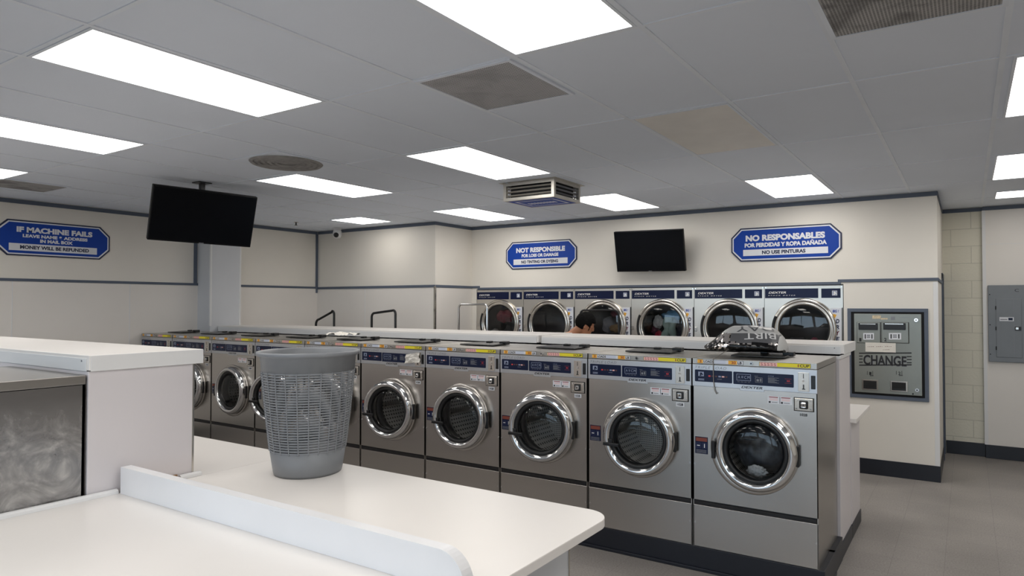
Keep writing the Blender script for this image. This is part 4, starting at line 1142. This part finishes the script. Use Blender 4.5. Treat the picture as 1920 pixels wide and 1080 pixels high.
def bal(u, v):
    x = -.305+.56*u
    k = max(0., 1-abs(2*u-1)**4)**.5
    y, z = sec(v)
    tz = top(u)*(.35+.65*k)
    y = y*(.25+.75*k)*(1 if u > .3 else .55+.45*u/.3)
    z = z*tz
    wr = .005*noise.noise(Vector((x*16, y*10, z*18+3)))
    left = max(0, (.42-u)/.42)
    wr += left*.022*(abs(noise.noise(Vector((x*20+5, y*14, z*24))))-.2)
    lo = max(0, 1-z/.07)
    wr += .007*lo*noise.noise(Vector((x*40, y*12, z*42)))
    n = Vector((0, y, z-.07)); n.normalize()
    if u < .08: x += .0; z += .012*(.08-u)/.08
    return Vector((x, y, z))+n*wr
v = []; f = []; mi = []
bm_mats = [M_FOILS, M_FOILG, M_FOILB, M_FOILC]
for i in range(NU+1):
    for j in range(NV): v.append(bal(i/NU, j/NV))
zmin = min(p.z for p in v)
v = [p-Vector((0, 0, zmin-.001)) for p in v]
b = MB()
for i in range(NU):
    for j in range(NV):
        k = (j+1) % NV
        quad = (i*NV+j, i*NV+k, (i+1)*NV+k, (i+1)*NV+j)
        u = (i+.5)/NU
        c3 = (v[quad[0]]+v[quad[2]])/2
        z = c3.z; front = c3.y < .02
        nz = noise.noise(Vector((u*24, z*40, 1.)))
        if u < .2: m = 2
        elif u < .40 and z < .125: m = 3 if nz > (-.22 if z > .05 else .02) else 2
        elif z < .058: m = 2
        elif z < .070: m = 3 if nz > .08 else 2  # bright foil specks painted in as glints above the black part
        elif z < .128-.02*max(0, (u-.85)/.15) and u < .93 and front: m = 1
        else: m = 0
        if u > .94 and z > .02: m = 0
        mi.append(m); f.append(quad)
b.v = [tuple(p) for p in v]; b.f = list(f); b.m = list(mi); b.s = [True]*len(f); b.mats = bm_mats
b.add([tuple(v[i*NV+j]) for i in (0,) for j in range(NV)], [tuple(range(NV))], M_FOILB); b.add([tuple(v[NU*NV+j]) for j in range(NV)], [tuple(range(NV-1, -1, -1))], M_FOILS)
body = b.build('foil_body', t)
tree = BVHTree.FromPolygons([Vector(p) for p in v], f)
def wrap(s2, xc, zc2, w2, h2, m):
    vv, ff = _text_geo(s2, .005)
    ax = min(p[0] for p in vv); bx = max(p[0] for p in vv); az = min(p[1] for p in vv); bz = max(p[1] for p in vv)
    bm = bmesh.new(); vs = [bm.verts.new((p[0], p[1], 0)) for p in vv]
    for q2 in ff:
        try: bm.faces.new([vs[i] for i in q2])
        except ValueError: pass
    bmesh.ops.triangulate(bm, faces=bm.faces[:]); bmesh.ops.subdivide_edges(bm, edges=bm.edges[:], cuts=1)
    out = []
    dirv = Vector((-.30, .92, -.26)).normalized()
    rt = Vector((.951, .309, 0)); up = rt.cross(dirv) * -1
    up = Vector((0, 0, 1))-dirv*dirv.z; up.normalize(); up = up if up.z > 0 else -up
    bm.verts.index_update()
    for p in bm.verts:
        lx = (p.co.x-ax)/(bx-ax)-.5; lz = (p.co.y-az)/(bz-az)-.5
        o0 = Vector((xc, 0, zc2))-dirv*.8-rt*(lx*w2)-up*(lz*h2)      # turned upside down
        hit = tree.ray_cast(o0, dirv)
        out.append(tuple((hit[0]-dirv*.0025) if hit[0] else o0+dirv*.7))
    fs = [tuple(q2.index for q2 in g2.verts) for g2 in bm.faces]; bm.free()
    return out, fs
b = MB()
vv, ff = wrap('BIRT', .07, .080, .2, .045, M_SIGNW); b.add(vv, ff, mat('foil_white', (214, 214, 214), .4), False)
vv, ff = wrap('DAY', .04, .140, .24, .045, M_FOILG); b2 = MB(); b2.add(vv, ff, M_FOILG, False); b2.build('lettering', t)
b.build('lettering', t)
b = MB()
pts = [(-.09, -.12, .02), (-.105, -.2, .006), (-.12, -.32, -.022), (-.126, -.362, -.025), (-.127, -.3695, -.045), (-.124, -.3705, -.12), (-.122, -.372, -.18), (-.117, -.371, -.23), (-.104, -.370, -.255), (-.099, -.370, -.245)]
b.tube(pts, .0028, mat('ribbon', (138, 134, 128), .5), 6); b.build('ribbon', t)

# laundry carts behind the partition
def cart(label, x0, x1, y, zl, zr, m, yaw=0., rad=.016):
    cx = (x0+x1)/2; t = thing('laundry_cart', label, 'laundry cart', (cx, y, 0), yaw, 'laundry carts behind the partition')
    hw = (x1-x0)/2; rr = .05
    def hoop(zL, zR):
        sl = (zR-zL)/(2*hw); P = [(-hw, 0, .3), (-hw, 0, zL-rr)]
        for k in range(1, 6):
            a = PI-k*PI/12*1.0*1; P.append((-hw+rr+rr*math.cos(a), 0, zL-rr+rr*math.sin(a)+sl*rr*k/5))
        P.append((-hw+rr, 0, zL+sl*rr)); P.append((hw-rr, 0, zR-sl*rr))
        for k in range(1, 6):
            a = PI/2-k*PI/12; P.append((hw-rr+rr*math.cos(a), 0, zR-rr+rr*math.sin(a)))
        P += [(hw, 0, zR-rr), (hw, 0, .3)]
        return P
    b = MB(); b.tube(hoop(zl, zr), rad, m, 12); b.build('hanger_rail', t)
    b = MB(); d = .38
    for zz in (.28, .82):
        P = [(-hw, -.02, zz), (hw, -.02, zz), (hw, -.02+d, zz), (-hw, -.02+d, zz), (-hw, -.02, zz)]; b.tube(P, .009, M_CHROME, 8)
    for k in range(9):
        x = -hw+2*hw*k/8; b.tube([(x, -.02, .82), (x, -.02, .28), (x, -.02+d, .28), (x, -.02+d, .82)], .004, M_CHROME, 6)
    for k in range(1, 5):
        zz = .28+.54*k/5; b.tube([(-hw, -.02, zz), (hw, -.02, zz), (hw, -.02+d, zz), (-hw, -.02+d, zz), (-hw, -.02, zz)], .004, M_CHROME, 6)
    b.build('wire_basket', t)
    b = MB()
    for sx in (-1, 1):
        for yy in (-.02, -.02+d): b.tube([(sx*hw, yy, .28), (sx*hw, yy, .1)], .01, M_CHROME, 8)
    b.build('frame', t)
    for sx in (-1, 1):
        for yy in (-.02, -.02+d):
            b = MB(); b.cyl(.05, -.012, .012, M_BLACK, 'x', (sx*hw, yy, .05), 18); b.build('wheel', t)
cart('laundry cart with a black slanted hanger rail nearest the left wall', -7.10, -6.72, 2.06, 1.49, 1.638, M_CART)
cart('laundry cart with a black hanger rail before the boxed out wall', -6.02, -5.58, 2.1, 1.605, 1.652, M_CART)
cart('laundry cart with a chrome hanger rail before the far left dryer', -4.93, -4.46, 2.6, 1.727, 1.727, M_CHROME, rad=.014)
cart('laundry cart with a black hanger rail in front of the person', -3.10, -2.60, 2.62, 1.66, 1.66, M_CART, rad=.012)

# ================================================================== PERSON (seen from behind over the ledge)
def blob_mesh(parts, voxel, name):
    """union of ellipsoids and tapered limbs grown into one continuous skin"""
    b = MB()
    for p in parts:
        if p[0] == 'e':
            _, c, r, rot = p
            bm = bmesh.new(); bmesh.ops.create_uvsphere(bm, u_segments=24, v_segments=14, radius=1)
            M = Matrix.Translation(c) @ rot.to_4x4() @ Matrix.Diagonal((*r, 1))
            bm.verts.index_update(); b.add([tuple(M @ q2.co) for q2 in bm.verts], [tuple(q2.index for q2 in g2.verts) for g2 in bm.faces], M_SKIN); bm.free()
        else:
            _, pts, rs = p; b.tube(pts, rs, M_SKIN, 16)
            for q2, r2 in ((pts[0], rs[0]), (pts[-1], rs[-1])):
                b.lathe([(0.0001, -r2), (r2*.7, -r2*.7), (r2, 0), (r2*.7, r2*.7), (.0001, r2)], M_SKIN, 'z', q2, 12)
    o = b.build(name)
    rm = o.modifiers.new('skin', 'REMESH'); rm.mode = 'VOXEL'; rm.voxel_size = voxel; rm.use_smooth_shade = True
    sm = o.modifiers.new('smooth', 'SMOOTH'); sm.iterations = 4; sm.factor = .5
    dg = bpy.context.evaluated_depsgraph_get(); dg.update()
    me = bpy.data.meshes.new_from_object(o.evaluated_get(dg))
    o.modifiers.clear(); o.data = me
    for p in me.polygons: p.use_smooth = True
    return o
I3 = Matrix.Identity(3)
# local frame: person faces +X, standing and bending over a cart
hd = Vector((.21, 0, 1.505))         # head centre
RH = Matrix.Rotation(math.radians(28), 3, 'Y') @ Matrix.Rotation(math.radians(18), 3, 'Z')
def hp(x, y, z): return hd+RH @ Vector((x, y, z))
parts = [('e', tuple(hd), (.095, .076, .11), RH), ('e', tuple(hp(.03, 0, -.06)), (.068, .058, .06), RH), ('e', tuple(hp(-.025, 0, .02)), (.088, .078, .088), RH),
         ('e', tuple(hp(.096, 0, -.012)), (.02, .014, .026), RH), ('e', tuple(hp(.108, 0, -.028)), (.013, .015, .012), RH),
         ('e', tuple(hp(.088, 0, -.064)), (.013, .024, .007), RH), ('e', tuple(hp(.088, 0, -.076)), (.013, .021, .007), RH), ('e', tuple(hp(.082, 0, -.1)), (.022, .022, .018), RH),
         ('e', tuple(hp(.086, .032, .012)), (.012, .015, .01), RH), ('e', tuple(hp(.086, -.032, .012)), (.012, .015, .01), RH),
         ('e', tuple(hp(-.005, .078, -.012)), (.026, .011, .034), RH), ('e', tuple(hp(-.005, -.08, -.012)), (.026, .012, .034), RH),
         ('t', [tuple(hp(-.03, 0, -.07)), (.10, 0, 1.42), (.045, 0, 1.36)], [.055, .058, .07]),
         ('e', (.0, 0, 1.28), (.12, .2, .14), Matrix.Rotation(.35, 3, 'Y')), ('e', (-.06, 0, 1.1), (.115, .165, .17), Matrix.Rotation(.3, 3, 'Y')),
         ('e', (-.1, 0, .95), (.125, .17, .13), I3)]
for s in (-1, 1):
    parts.append(('t', [(.02, s*.19, 1.32), (.08, s*.225, 1.17), (.14, s*.235, 1.06), (.25, s*.21, .99), (.36, s*.17, .95)], [.056, .047, .041, .038, .027]))
    parts.append(('e', (.405, s*.165, .935), (.046, .018, .04), Matrix.Rotation(.3, 3, 'Y')))
    for k, (dz2, ln) in enumerate(((.03, .072), (.011, .082), (-.009, .076), (-.028, .06))):
        p0 = Vector((.435, s*.165, .928+dz2)); parts.append(('t', [tuple(p0), tuple(p0+Vector((ln*.45, -s*.004, -.012))), tuple(p0+Vector((ln*.75, -s*.02, -.03))), tuple(p0+Vector((ln*.8, -s*.035, -.045)))], [.0095, .009, .0085, .0075]))
    p0 = Vector((.385, s*.15, .96)); parts.append(('t', [tuple(p0), tuple(p0+Vector((.03, -s*.03, .01))), tuple(p0+Vector((.055, -s*.045, -.004)))], [.0115, .0105, .009]))
    parts.append(('t', [(-.1, s*.09, .93), (-.07, s*.1, .72), (-.03, s*.105, .5), (-.05, s*.108, .28), (-.075, s*.11, .09)], [.098, .082, .057, .056, .04]))
    parts.append(('e', (-.02, s*.115, .04), (.12, .045, .038), I3))
person = blob_mesh(parts, .0085, 'person')
person.location = (-3.085, 2.3, 0); person.rotation_euler = (0, 0, math.radians(14))
tag(person, 'black haired person seen from behind, head bent, beyond the ledge', 'person')
b = MB()
hair = MB()
bm = bmesh.new(); bmesh.ops.create_icosphere(bm, subdivisions=5, radius=1)
hv = []; 
for q2 in bm.verts:
    p = q2.co.normalized()
    k = 1+.05*noise.noise(p*7)+.03*noise.noise(p*18)
    q3 = Vector((p.x*.115*k-.012, p.y*.098*k, p.z*.118*k+.022))
    # hairline: face and neck stay open
    if q3.x > .06 and q3.z < .055: q3 *= .72
    if q3.z < -.06: q3.z = -.06+(q3.z+.06)*.25; q3.x *= .93; q3.y *= .9
    if abs(q3.y) > .05 and -.01 < q3.x < .05 and q3.z < .01: q3.y *= .8
    hv.append(tuple(hd+RH @ q3))
bm.verts.index_update()
hair.add(hv, [tuple(x.index for x in g2.verts) for g2 in bm.faces], M_HAIR, True); bm.free()
hair.build('hair', person)
b = MB()
b.lathe([(.001, -.165), (.1, -.15), (.155, -.08), (.19, .0), (.205, .09), (.2, .17), (.17, .235), (.115, .28), (.085, .295)], M_SHIRT, 'z', n=36, M=Matrix.Translation((-.05, 0, 1.09)) @ Matrix.Rotation(.28, 4, 'Y') @ Matrix.Diagonal((.74, 1.08, 1, 1)))
for s in (-1, 1): b.tube([(.0, s*.17, 1.34), (.05, s*.215, 1.25), (.1, s*.24, 1.12)], [.072, .066, .06], M_SHIRT, 16)
b.build('shirt', person)
b = MB()
for s in (-1, 1): b.tube([(-.1, s*.088, .97), (-.085, s*.094, .8), (-.04, s*.104, .52), (-.055, s*.108, .28), (-.075, s*.11, .1)], [.118, .108, .078, .072, .066], M_JEANS, 16)
b.lathe([(.001, -.16), (.14, -.08), (.16, 0), (.158, .1)], M_JEANS, 'z', (-.1, 0, .95), 28, ex=.88, ey=1.12)
b.build('trousers', person)
for s in (-1, 1):
    b = MB(); b.box(-.16, .11, s*.115-.052, s*.115+.052, 0.001, .085, M_BLACK, .025); b.build('shoe', person)
